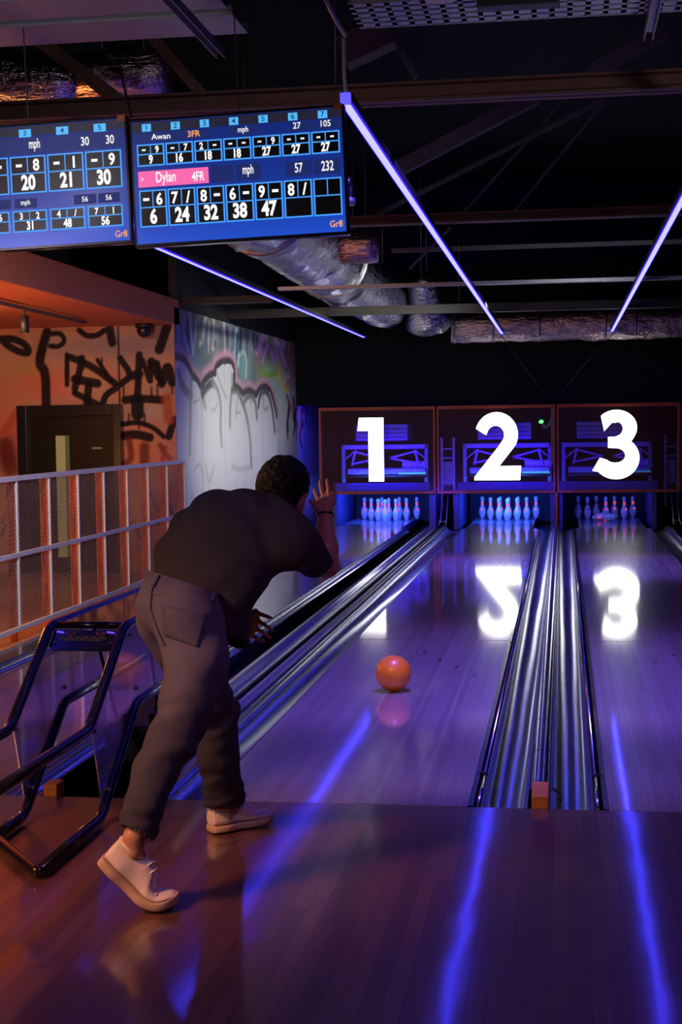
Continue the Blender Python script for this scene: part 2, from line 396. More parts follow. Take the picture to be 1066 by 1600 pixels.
for pts, wd, c in (([(120, 30), (135, 200), (150, 330)], .06, (.55, .62, .8)), ([(240, 70), (215, 240), (190, 270)], .07, (.6, .66, .6)), ([(297, 80), (290, 300)], .06, (.6, .6, .72)), ([(370, 100), (385, 250), (375, 360)], .07, (.5, .6, .8)),
                   ([(490, 130), (450, 180), (445, 380)], .06, (.45, .6, .75)), ([(512, 140), (512, 310)], .05, (.5, .55, .6)), ([(475, 420), (478, 340), (510, 315), (535, 350), (530, 500)], .06, (.5, .72, .75)), ([(80, 200), (110, 310)], .05, (.5, .55, .75)), ([(260, 120), (258, 260)], .05, (.55, .55, .45)), ([(40, 150), (45, 300)], .05, (.3, .34, .6)), ([(570, 160), (575, 300)], .05, (.5, .5, .5)), ([(600, 180), (598, 330)], .05, (.35, .25, .45))):
    g.stroke([W(*p) for p in pts], wd*1.15, c, .3, .97, 1.6)
for i in range(34):
    x = 60+i*16+RNG.uniform(-7, 7); y = 40+x*.22+RNG.uniform(0, 30); g.stroke([W(x, y), W(x+RNG.uniform(-8, 8), y+RNG.uniform(60, 220))], RNG.uniform(.03, .06), [(.10, .14, .30), (.50, .55, .70), (.22, .20, .10), (.05, .06, .10), (.40, .42, .38), (.20, .34, .40)][i % 6], .4, .8, 2)
for pts in ([(610, 330), (650, 180), (620, 300)], [(650, 390), (690, 250), (730, 390)], [(660, 170), (640, 330)], [(740, 200), (760, 380)], [(730, 190), (790, 310)], [(790, 300), (820, 240), (780, 210)], [(760, 260), (820, 430)], [(690, 170), (640, 260)]):
    g.stroke([W(*p) for p in pts], .085, (.62, .30, .72), .25, .97, 2.2)
for i in range(26):
    x = 820+RNG.uniform(0, 150); y = RNG.uniform(480, 860); c = [(.02, .02, .03), (.03, .06, .12), (.6, .24, .08), (.02, .02, .03), (.7, .66, .6), (.5, .08, .06)][i % 6]
    L = RNG.uniform(50, 190); k = RNG.uniform(-25, 25)
    g.stroke([W(x, y), W(x+k, y+L*.5), W(x+k*.3, y+L)], .05, c, .4, .9, 2.6)
for i in range(12):
    x = 570+i*34+RNG.uniform(-8, 8); y = 150+i*9; g.stroke([W(x, y), W(x+RNG.uniform(-6, 6), y+RNG.uniform(60, 170))], .045, [(.4, .42, .5), (.12, .08, .12), (.5, .45, .3)][i % 3], .5, .7, 2.2)
g.stroke([W(630, 470), (W(690, 500)), W(750, 480)], .09, (.26, .46, .07), .4, .9, 2); g.stroke([W(770, 450), W(760, 520), W(830, 610)], .07, (.78, .62, .08), .4, .9, 2)
top = [(0, 400), (30, 385), (75, 400), (110, 450), (135, 520), (170, 545), (205, 610), (240, 545), (280, 510), (315, 500), (318, 450), (360, 415), (420, 410), (440, 460), (432, 600), (470, 600), (510, 655), (540, 625), (575, 630), (605, 665), (630, 610), (670, 590), (705, 620), (725, 690), (745, 780), (760, 1000), (770, 1400), (770, 1900), (-30, 1900), (-30, 400)]
for wd, c, dy in ((.30, (.62, .36, .46), -16), (.17, (.04, .04, .05), -6)):
    g.stroke([W(x, y+dy) for x, y in top[:25]], wd, c, .25, .92, 1.7)
g.poly([W(*p) for p in top], SILV)
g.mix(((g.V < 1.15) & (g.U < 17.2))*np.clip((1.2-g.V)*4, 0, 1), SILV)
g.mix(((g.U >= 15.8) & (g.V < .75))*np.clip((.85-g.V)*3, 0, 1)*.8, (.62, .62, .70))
GR = (.30, .32, .33)
for pts, wd, c, al in (([(45, 480), (60, 560), (110, 620), (130, 640)], .13, (.12, .14, .17), .8), ([(135, 520), (125, 650), (128, 800), (122, 1050)], .10, GR, .8), ([(205, 620), (235, 720)], .08, GR, .8), ([(215, 630), (250, 570), (290, 545)], .12, (.06, .06, .07), .9), ([(290, 545), (330, 600), (352, 720), (345, 860), (355, 1000)], .09, GR, .85),
                       ([(318, 460), (345, 560), (390, 660)], .05, GR, .6), ([(430, 500), (436, 560), (415, 700), (415, 860)], .09, GR, .9), ([(430, 600), (470, 600), (500, 680), (530, 760), (560, 930), (570, 1150)], .10, (.16, .16, .17), .85), ([(520, 680), (545, 640), (575, 640), (600, 690), (610, 800)], .09, (.12, .12, .12), .85), ([(620, 720), (632, 630), (665, 600), (700, 640), (722, 740), (740, 900)], .10, (.06, .06, .06), .9),
                       ([(455, 760), (490, 765)], .03, (.25, .27, .25), .7), ([(470, 650), (462, 730), (455, 810)], .04, GR, .7), ([(655, 620), (660, 760), (690, 720)], .04, (.25, .25, .22), .8), ([(150, 690), (190, 670)], .03, GR, .7), ([(280, 730), (300, 760), (325, 690)], .03, GR, .7), ([(555, 670), (580, 680), (560, 700)], .03, (.6, .35, .35), .8),
                       ([(160, 1180), (190, 1120), (220, 1205)], .05, (.45, .47, .5), .8), ([(430, 1150), (480, 1180), (560, 1160)], .07, (.48, .5, .5), .8), ([(240, 1130), (260, 1300), (300, 1150)], .05, (.45, .47, .5), .8), ([(760, 900), (800, 840), (770, 830)], .05, (.4, .42, .4), .7)):
    g.stroke([W(*p) for p in pts], wd, c, .4, al, 1.4)
for k in range(16):                            # scratchy legs of the lettering low on the wall
    u = 10.3+k*.47; g.stroke([(u, .85), (u+.16, .35), (u+.28, .8), (u+.42, .2)], .035, (.46, .48, .52), .5, .7, 1.2)
for k in range(1, 9): g.mix((np.abs(g.U-10.1-k*1.22) < .018)*.35, (.3, .3, .33))
M_WALLP = vcol_mat('sprayed_wall_paint', .30, .5, .5, 45)
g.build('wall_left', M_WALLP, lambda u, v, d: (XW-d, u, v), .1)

# wall with the door, facing the approach: warm ground with dark letters
YD = 10.1
g = Paint(-7.2, XW+.0, -.05, 2.79, (.0125, .0125))
def D(x, y): p = at(x/3.676, 470+y/3.676, Y=YD); return (p[0], p[2])
g.fill((.42, .25, .19)); g.mix(np.clip(.5+.5*g.noise(.9, .8, 11), 0, 1)*.75, (.50, .17, .10)); g.mix(np.clip(.3+.8*g.noise(.5, .6, 12), 0, 1)*.6, (.42, .31, .20)); g.mix(np.clip(-.2+.9*g.noise(.35, .5, 14), 0, 1)*.6, (.22, .10, .10))
for x, y, ru, rv, c, a in ((170, 400, .32, .1, (.30, .30, .08), .8), (60, 350, .3, .3, (.42, .24, .12), .6), (320, 480, .3, .22, (.62, .13, .10), .75), (200, 480, .25, .2, (.55, .16, .10), .7), (60, 700, .3, .5, (.48, .10, .07), .7), (560, 260, .9, .17, (.24, .20, .24), .85), (860, 260, .5, .17, (.22, .18, .24), .8), (500, 450, .35, .3, (.55, .34, .2), .6), (900, 420, .3, .3, (.52, .32, .2), .6), (780, 880, .3, .25, (.62, .22, .07), .8), (950, 900, .25, .25, (.45, .16, .12), .7), (840, 640, .3, .12, (.4, .34, .28), .7), (40, 900, .2, .3, (.2, .03, .03), .8), (150, 640, .3, .2, (.5, .28, .14), .6)):
    p = D(x, y); g.blob(p[0], p[1], ru, rv, c, a)
INK = (.008, .006, .012)
for pts, wd in (([(0, 220), (70, 215), (150, 250), (170, 300), (130, 300), (60, 270), (10, 225)], .10), ([(270, 180), (235, 300), (225, 370), (262, 400), (265, 600)], .13), ([(300, 190), (350, 185), (375, 230), (340, 265), (290, 260)], .07), ([(455, 170), (500, 205), (560, 200), (600, 170)], .08), ([(630, 160), (645, 240)], .12), ([(960, 150), (915, 280)], .13),
                ([(385, 310), (385, 470), (385, 480)], .07), ([(405, 325), (520, 370), (655, 470)], .10), ([(470, 330), (450, 440), (430, 500)], .10), ([(430, 450), (560, 475)], .12), ([(510, 480), (500, 590)], .11), ([(430, 530), (570, 600)], .09), ([(590, 600), (605, 540), (670, 500)], .09), ([(560, 340), (640, 460)], .06),
                ([(690, 330), (760, 430), (690, 480)], .09), ([(800, 310), (790, 560)], .10), ([(760, 430), (800, 420)], .12), ([(820, 340), (870, 500), (860, 350)], .07), ([(870, 350), (940, 490), (960, 350), (990, 470)], .12), ([(720, 570), (800, 560), (930, 570)], .11), ([(790, 570), (790, 650)], .18), ([(705, 710), (790, 695), (880, 725), (940, 780)], .07), ([(710, 775), (780, 765), (860, 785)], .12), ([(1000, 680), (970, 780)], .1), ([(900, 360), (930, 480)], .1)):
    g.stroke([D(*p) for p in pts], wd*.86, INK, .16, .97)
for pts, wd, c in (([(740, 800), (760, 900), (720, 940)], .08, (.14, .02, .02)), ([(830, 840), (830, 930)], .12, (.10, .015, .02)), ([(920, 830), (950, 880), (980, 910)], .06, (.14, .03, .03)), ([(960, 560), (970, 680)], .12, (.36, .07, .03)), ([(950, 840), (930, 930)], .05, (.3, .04, .03)), ([(30, 830), (60, 960)], .2, (.10, .015, .015)), ([(100, 640), (20, 760)], .1, (.4, .08, .05))):
    g.stroke([D(*p) for p in pts], wd, c, .4, .85)
for (x, y, L) in ((480, 330, 60), (585, 330, 50), (905, 480, 60), (870, 500, 50), (710, 490, 60), (440, 500, 30), (800, 640, 90), (740, 650, 60), (830, 650, 70), (990, 470, 60)):
    g.stroke([D(x, y), D(x, y+L)], .03, INK, .4, .8)
for k in range(14):                            # tags low on the wall, seen through the mesh
    u = -7.0+k*.21; v = .35+.45*((k*37) % 10)/10; g.stroke([(u, v), (u+.13, v+.28), (u+.2, v-.05), (u+.3, v+.2)], .035, (.07, .03, .03), .4, .85)
for k in range(6): g.blob(-6.8+k*.5, .4+.3*(k % 3), .25, .3, [(.5, .12, .08), (.52, .3, .16), (.45, .2, .2)][k % 3], .6)
g.mix((np.abs(g.U+4.905) < .012)*.9, (.02, .015, .02))
# opening for the door: paint stays, the door stands in front in its frame
g.build('wall_door', vcol_mat('sprayed_warm_wall', .7, .4, .12, 40), lambda u, v, d: (u, YD+d, v), .02)
# door in its black frame
dr = struct(MB().b2((-5.99, YD-.03, -.03), (-4.97, YD+.0, 1.77)).build('door_1', plain('black_door', (.004, .004, .004), .4, spec=.2)))
fr = MB().b2((-6.11, YD-.10, -.03), (-5.99, YD, 1.90)).b2((-4.97, YD-.10, -.03), (-4.87, YD, 1.90)).b2((-5.99, YD-.10, 1.775), (-4.97, YD, 1.90))
fr.build('door_frame', M_BLACKGLOSS, dr, bevel=.008)
M_AMBER = glow('lit_room_behind_glass', (.50, .36, .13), .42); M_OLIVE = glow('lit_room_edge', (.11, .12, .03), .35)
MB().b2((-5.665, YD-.045, .15), (-5.555, YD-.031, 1.55)).build('vision_panel', M_AMBER, dr)
MB().b2((-5.553, YD-.045, .15), (-5.505, YD-.031, 1.55)).build('vision_panel_edge', M_OLIVE, dr)
MB().b2((-5.24, YD-.038, 1.39), (-5.12, YD-.031, 1.415)).build('door_sign', glow('orange_sign', (.35, .12, .02), .35), dr)
MB().tube([(-5.06, YD-.03, .95), (-5.06, YD-.08, .95), (-5.17, YD-.08, .95)], .012, 8).build('door_handle', M_STEEL, dr)
# lowered orange ceiling of the lounge
M_BULK = plain('orange_plaster', (.62, .19, .085), .7, var=.05, scale=3)
struct(MB().b2((-9, -2, 2.79), (XW+.0, YD+.25, 3.09)).build('ceiling_lounge', M_BULK, bevel=.012))

# ================================================================== LANES
LBL = {1: 'bowling lane on the left, partly behind the bowler', 2: 'bowling lane in the middle with the orange ball on it', 3: 'bowling lane on the right, pins knocked over at its end'}
for k, (a, b) in LX.items():
    ln = MB().b2((a, 0, -.10), (b, YL, 0)).build('bowling_lane', M_LANE)
    tag(ln, LBL[k], 'bowling lane', 'wooden bowling lanes')
    c = (a+b)/2
    for i in range(-3, 4):                                     # aiming arrows
        mk = MB()
        x = c+i*.136; y = 3.35+(3-abs(i))*.30
        mk.add([(x-.016, y-.12, .0008), (x+.016, y-.12, .0008), (x, y+.03, .0008)], [(0, 1, 2)])
        mk.build('aiming_arrow', plain('dark_inlay', (.05, .03, .03), .3), ln)
    for y in (4.8, 9.2): MB().b2((a+.002, y, -.001), (b-.002, y+.012, .0006)).build('lane_joint', plain('dark_joint', (.04, .03, .035), .4), ln)
    dk = MB().b2((a+.06, YL+.01, -.1), (b-.06, 19.8, -.004))
    dk.build('pin_deck', plain('pin_deck_board', (.30, .30, .42), .22, coat=.5), ln)

def gutter(x0, x1, label, y1=16.9, depth=.058):
    n = 14; cx = (x0+x1)/2; hw = (x1-x0)/2
    prof = [(x0, 0), (x0+.004, -.004)]+[(cx-hw*.96*math.cos(PI*i/n), -.006-depth*math.sin(PI*i/n)**.8) for i in range(n+1)]+[(x1-.004, -.004), (x1, 0)]
    t = MB(); ys = [0, 3.35, 7.2, 11.5, y1]
    for p, q in zip(ys[:-1], ys[1:]): t.sweep(prof, p+.006 if p else 0, q, int((q-p)/.22))
    t.v = [(x, y, z-(.0007*math.sin(y*1.9+x*23)+.0003*math.sin(y*4.1+x*17+1.3)) if z < -.012 else z) for x, y, z in t.v]
    prof2 = [(x, z-.008) for x, z in prof]; t.sweep(prof2, 0, y1)
    return tag(t.build('lane_gutter', M_GUTTER), label, 'gutter', 'polished metal lane gutters')
gutter(-3.75, -3.545, 'blue-lit gutter between the far left lane and the mesh fence')
gutter(-2.36, -2.19, 'narrow-looking metal gutter on the right side of the left lane, behind the black guard')
gutter(-1.70, -1.455, 'broad shiny gutter running from the front foot to the middle lane pins')
gutter(-.241, -.052, 'shiny gutter left of the wooden block, beside the middle lane')
gutter(.040, .224, 'shiny gutter right of the wooden block, beside the right lane')
gutter(1.425, 1.66, 'metal gutter at the far right edge of the picture')

def rail(x0, x1, label):
    r = thing('bumper_rail', label, 'bumper rail', (x0, 0, 0), 'folded bumper rails at the lane edges')
    s = 1 if x1 > x0 else -1
    MB().b2((x0, 0, -.06), (x0+s*.022, 16.5, .004)).build('bumper_channel', M_BLACKGLOSS, r)
    xm = x0+s*.042
    MB().tube([(xm, .62, -.004), (xm, 16.4, -.004)], .010, 10).build('bumper_bar', M_CHROME, r)
    MB().tube([(xm, .02, -.006), (xm, .60, -.006)], .0105, 10).build('bumper_end_bar', M_CHROME, r)
    for y in (.60, 4.7, 9.0): MB().box((x0+s*.032, y, -.008), (.045, .02, .03)).build('bumper_bracket', M_BLACK, r)
    MB().b2((xm+s*.012, 0, -.07), (xm+s*.017, 16.5, -.002)).build('bumper_lip', M_BLACKGLOSS, r)
rail(-.303, 0, 'thin folded bumper rail on the right edge of the middle lane'); rail(.285, 0, 'folded bumper rail on the left edge of the right lane')

M_GROOVE = plain('matt_black_groove', (.004, .004, .005), .95, spec=0)
M_SATIN = plain('dark_satin_strip', (.10, .09, .14), .35, .5)
def cap(x0, x1, y0, label, seg, block, top=.028, mat=None):
    t = thing('gutter_cap', label, 'cap', ((x0+x1)/2, y0, 0), 'long caps between gutters')
    cx = (x0+x1)/2; hw = (x1-x0)/2
    prof = [(cx-hw, -.02), (cx-hw, .008), (cx-hw*.75, top*.8), (cx-hw*.3, top), (cx+hw*.3, top), (cx+hw*.75, top*.8), (cx+hw, .008), (cx+hw, -.02)]
    m = MB(); y = y0
    while y < 16.9:
        L = min(seg, 16.9-y); m.sweep(prof, y+.006, y+L-.006, smooth=True); y += L
    m.build('cap_strip', mat or M_CHROME, t)
    MB().b2((cx-hw*.9, y0+.01, -.03), (cx+hw*.9, 16.9, .004)).build('cap_core', M_BLACK, t)
    if block:
        MB().b2((x0+.012, -.004, -.02), (x1, y0, .052)).build('end_block', M_WOODBLOCK, t, bevel=.008)
    return t
cap(-.047, .036, .26, 'ribbed metal cap with an orange wood block, between the two right gutters', .75, True)
cap(-2.19, -2.115, .10, 'cap strip ending in the wood block inside the black guard', 3, True, mat=M_GROOVE)
cap(-1.79, -1.715, .10, 'cap strip ending in the wood block behind the rear trouser leg', 3, True, mat=M_SATIN)
cap(1.67, 1.75, .26, 'metal cap right of the rightmost gutter', 3, True)
t = thing('ball_return_track', 'blue-grey metal ball track cover with black grooves either side, between left and middle lanes', 'track', (-1.95, 0, 0))
MB().b2((-2.11, -.0, -.12), (-1.79, 16.9, -.03)).build('track_bed', M_GROOVE, t)
MB().sweep([(-2.03, -.03), (-2.025, .0), (-2.0, .012), (-1.96, .016), (-1.93, .004), (-1.90, .012), (-1.875, 0), (-1.868, -.03)], 1.2, 16.9).build('track_cover', plain('satin_aluminium', (.40, .44, .52), .26, 1, var=.05, scale=2), t)

# ---- guard frame over the ball return at the foul line
XR, XL = -1.775, -2.105
gd = thing('ball_return_guard', 'black tubular guard with clear panels standing on the approach left of the bowler', 'guard', (-1.94, -.4, 0))
rt = .022
def side(x, yfoot):
    p = [(x, yfoot, .028), (x, -.43, .028), (x, .095, .405), (x, 1.55, .405)]
    MB().tube(bent(p, .05), rt, 12).build('lower_rail', M_BLACKGLOSS, gd)
    p = [(x, -2.2, .415), (x, -.56, .415), (x, -.06, .765), (x, 1.55, .765), (x, 1.9, .405)]
    MB().tube(bent(p, .05), rt, 12).build('upper_rail', M_BLACKGLOSS, gd)
    m = MB(); q = [(-.52, .40), (-.04, .745), (1.5, .745), (1.5, .42), (.10, .42), (-.36, .085), (-.42, .10)]
    m.extrude(q, lambda u, v, d: (x+d-.003, u, v), .006); m.build('clear_side_panel', M_GLASS, gd)
    for yy, zz in ((-.50, .40), (.02, .72), (.09, .47), (-.33, .12)): MB().lathe([(.009, -.006), (.009, .006), (0, .008)], (x+.006, yy, zz), 10, Matrix.Rotation(PI/2, 3, 'Y')).build('panel_bolt', M_STEEL, gd)
side(XR, -1.15); side(XL, -.74)
MB().tube(bent([(XR, -1.12, .028), (XR, -1.165, .028), (XL, -.75, .028), (XL, -.72, .028)], .04), rt, 12).build('front_foot_bar', M_BLACKGLOSS, gd)
MB().tube([(XL, -.02, .765), (XR, -.02, .765)], .016, 10).build('cross_bar', M_BLACKGLOSS, gd)
MB().tube([(XL, 1.55, .765), (XR, 1.55, .765)], .016, 10).build('cross_bar', M_BLACKGLOSS, gd)
tp = MB().b2((XL, .0, .768), (XR, 1.5, .774)).build('top_panel', plain('tinted_top_panel', (.03, .022, .05), .14, coat=1), gd)
# warning plate under the front cross bar: dark plate, two lamps, two round stickers, three lines of yellow text
dv = Vector((0, -.50, -.35)).normalized()
def pl(u, v, d=0): return (XL+.02+u*(XR-XL-.04), -.055+dv.y*v-d*.57, .748+dv.z*v+d*.82)
sp = MB().extrude([(0, 0), (1, 0), (1, .10), (.93, .125), (.07, .125), (0, .10)], lambda u, v, d: pl(u, v, d), -.006).build('warning_plate', plain('smoked_plate', (.02, .018, .03), .2, coat=.6), gd)
for u in (.10, .88): MB().extrude([(u-.06, .010), (u+.06, .016), (u+.06, .024), (u-.06, .018)], lambda a, v, d: pl(a, v, d+.002), .002).build('light_reflector', glow('blue_reflector', (.16, .07, 1), 1.2), sp)
for u in (.27, .73):
    MB().extrude([(u+.075*math.cos(q), .024+.011*math.sin(q)) for q in np.linspace(0, 2*PI, 18)[:-1]], lambda a, v, d: pl(a, v, d+.002), .002).build('round_sticker', plain('pink_sticker', (.55, .10, .16), .4), sp)
    MB().extrude([(u+.05*math.cos(q), .024+.007*math.sin(q)) for q in np.linspace(0, 2*PI, 18)[:-1]], lambda a, v, d: pl(a, v, d+.0045), .001).build('round_sticker_face', plain('dark_sticker', (.05, .02, .05), .4), sp)
mt = MB()
for r, (n, v) in enumerate(((30, .043), (36, .053), (28, .063))):
    x = .5-n*.0105
    for i in range(n):
        L = .012 if (i*7+r) % 6 else 0
        if L: mt.extrude([(x, v), (x+L, v), (x+L, v+.006), (x, v+.006)], lambda a, q, d: pl(a, q, d+.002), .001)
        x += .021
mt.build('warning_text', plain('yellow_ink', (.42, .30, .05), .5), sp)
for u in (.07, .93): MB().lathe([(.007, 0), (.006, .004), (0, .005)], pl(u, .085, .004), 10).build('plate_screw', M_STEEL, sp)
# inside: support struts and the dark lift housing
MB().tube([(XL+.05, .35, .75), (XL+.12, .55, .15)], .008, 8).build('support_strut', M_BLACK, gd)
MB().tube([(XR-.05, .45, .75), (XR-.04, .62, .2)], .008, 8).build('support_strut', M_BLACK, gd)
MB().b2((XL+.03, .55, .02), (XR-.03, 1.5, .20)).build('lift_housing', M_BLACK, gd, bevel=.02)
MB().b2((XR+.03, .18, .24), (XR+.10, .30, .34)).build('sensor_box', M_DARK, gd, bevel=.008)
MB().tube([(XR+.02, .30, .30), (XR+.05, .30, .38), (XR+.05, .6, .38)], .012, 8).build('sensor_arm', M_BLACK, gd)
# ================================================================== MASKING UNIT
YM = 17.6
ZB, ZT = .50, 1.92
px = [-3.862, -1.927, -.004, 1.944, 3.9]
def wire_mesh(mb, u0, u1, v0, v1, pitch, wd, to3, th, slope=1.0):
    """two sets of slanted wires clipped to the rectangle"""
    for sg in (1, -1):
        k0 = int((-(v1-v0)/slope)/pitch)-1; k1 = int((u1-u0+(v1-v0)/slope)/pitch)+2
        for k in range(k0, k1):
            x = u0+k*pitch
            # wire: u = x + sg*(v-v0)/slope  (for sg=-1 shift)
            pts = []
            for v in (v0, v1):
                pts.append((x+sg*(v-v0)/slope, v))
            (ua, va), (ub, vb) = pts
            def clip(ua, va, ub, vb):
                t0, t1 = 0, 1; du = ub-ua
                for q, lo in ((u0, True), (u1, False)):
                    if abs(du) < 1e-9: continue
                    t = (q-ua)/du
                    if (du > 0) == lo: t0 = max(t0, t)
                    else: t1 = min(t1, t)
                return t0, t1
            t0, t1 = clip(ua, va, ub, vb)
            if t1-t0 < .01: continue
            A = (ua+(ub-ua)*t0, va+(vb-va)*t0); B = (ua+(ub-ua)*t1, va+(vb-va)*t1)
            dx, dy = B[0]-A[0], B[1]-A[1]; L = math.hypot(dx, dy)
            if L < .004: continue
            nx, ny = -dy/L*wd/2, dx/L*wd/2
            q = [(A[0]+nx, A[1]+ny), (B[0]+nx, B[1]+ny), (B[0]-nx, B[1]-ny), (A[0]-nx, A[1]-ny)]
            o = th*.4*sg
            mb.add([to3(*p, o-th*.3) for p in q]+[to3(*p, o+th*.3) for p in q], [(0, 1, 2, 3), (7, 6, 5, 4), (0, 4, 5, 1), (1, 5, 6, 2), (2, 6, 7, 3), (3, 7, 4, 0)])
    return mb
M_ORANGE2 = plain('dull_orange_paint', (.45, .075, .025), .55)
M_MESHR = plain('dark_orange_mesh', (.14, .026, .014), .5)
PLBL = ['orange framed mesh panel behind lit number 1', 'orange framed mesh panel behind lit number 2', 'orange framed mesh panel behind lit number 3', 'orange framed mesh panel at the right edge of the picture, mostly cut off']
for i in range(4):
    a, b = px[i]+.012, px[i+1]-.012
    t = thing('masking_panel', PLBL[i], 'mesh panel', ((a+b)/2, YM, ZB), 'mesh panels over the pins')
    q = .034
    MB().b2((a, YM-.03, ZT-.055), (b, YM+.03, ZT)).build('top_rail', M_ORANGE2, t, bevel=.004)
    MB().b2((a, YM-.03, ZB), (b, YM+.03, ZB+.045)).build('bottom_rail', M_ORANGE2, t, bevel=.004)
    MB().b2((a, YM-.03, ZB+.045), (a+q, YM+.03, ZT-.055)).build('side_stile', M_ORANGE2, t, bevel=.004)
    MB().b2((b-q, YM-.03, ZB+.045), (b, YM+.03, ZT-.055)).build('side_stile', M_ORANGE2, t, bevel=.004)
    wire_mesh(MB(), a+q, b-q, ZB+.045, ZT-.055, .036, .0055, lambda u, v, d: (u, YM+.02+d, v), .004, 1.4).build('wire_mesh', M_MESHR, t)
    if i in (2,): MB().b2((px[i]-.025, YM-.03, -.15), (px[i]+.025, YM+.03, ZB)).build('leg', M_ORANGE2, t, bevel=.004)
# lit numbers, Y = just in front of the mesh
M_NUM = glow('lit_white_number', (1, .97, .93), 4.5)
M_NUMSIDE = plain('white_acrylic_side', (.8, .8, .8), .4)
def number(poly, x0, x1, z0, z1, label, val):
    t = thing('lit_number', label, 'number sign', ((x0+x1)/2, YM-.06, z0), 'lit lane numbers')
    us = [p[0] for p in poly]; vsx = [p[1] for p in poly]; ua, ub, va, vb = min(us), max(us), min(vsx), max(vsx)
    T = lambda u, v, d: (x0+(u-ua)/(ub-ua)*(x1-x0), YM-.10+d, z0+(v-va)/(vb-va)*(z1-z0))
    MB().extrude(poly, T, .012).build('number_face', M_NUM, t)
    MB().extrude(poly, lambda u, v, d: T(u, v, d+.012), .108).build('number_return', M_NUMSIDE, t)
one = [(0, 10), (.1, 12), (5, 12), (5, 0), (2.1, 0), (2.1, 9.55), (0, 9.55)]
number([(0, 9.55), (.28, 12), (5, 12), (5, 0), (2.1, 0), (2.1, 9.55)], -3.20, -2.775, .71, 1.745, 'brightly lit white number 1 above the left lane', '1')
two = arc(4.6, 8.0, 4.25, 158, -22, 20, 4.1)+[(5.9, 2.45), (9.2, 2.45), (9.05, 0), (.25, 0), (.2, .55), (6.15, 6.9)]
two = arc(4.7, 8.05, 4.3, 164, -28, 22, 4.0)+[(5.2, 2.5), (9.6, 2.5), (9.4, 0), (.2, 0), (.2, .6)]+[(5.1, 6.0)]+arc(4.5, 8.0, 1.75, -40, 160, 14, 1.65)+[(2.6, 8.0)]
number(two, -1.305, -.56, .715, 1.805, 'brightly lit white number 2 above the middle lane', '2')
three = [(.55, 9.75)]+arc(4.35, 9.0, 3.75, 150, -35, 18, 3.1)+[(6.7, 6.5)]+arc(4.35, 3.6, 4.15, 52, -148, 22, 3.6)+[(0, 1.55), (1.3, 3.9)]+arc(3.9, 4.15, 1.9, 205, 380, 12, 1.3)+arc(3.9, 4.6, 1.9, 10, 88, 5, .85)+[(2.6, 5.3), (2.6, 7.3), (4.1, 7.4)]+arc(3.9, 8.7, 1.5, -75, 60, 8, 1.25)+[(3.5, 9.85), (2.1, 8.3)]
three = arc(4.2, 8.9, 3.6, 138, -32, 18, 3.1)+[(6.75, 6.45)]+arc(4.15, 3.7, 4.05, 48, -140, 22, 3.7)+[(0, 1.5), (1.35, 3.75)]+arc(4.0, 4.05, 1.75, 215, 352, 10, 1.2)+arc(4.0, 4.15, 1.75, 0, 85, 6, 1.25)+[(2.75, 5.45), (2.75, 7.3), (4.0, 7.35)]+arc(4.0, 8.75, 1.35, -60, 60, 8, 1.3)+[(3.4, 9.75), (2.1, 8.35)]
number(three, .565, 1.30, .715, 1.815, 'brightly lit white number 3 above the right lane', '3')
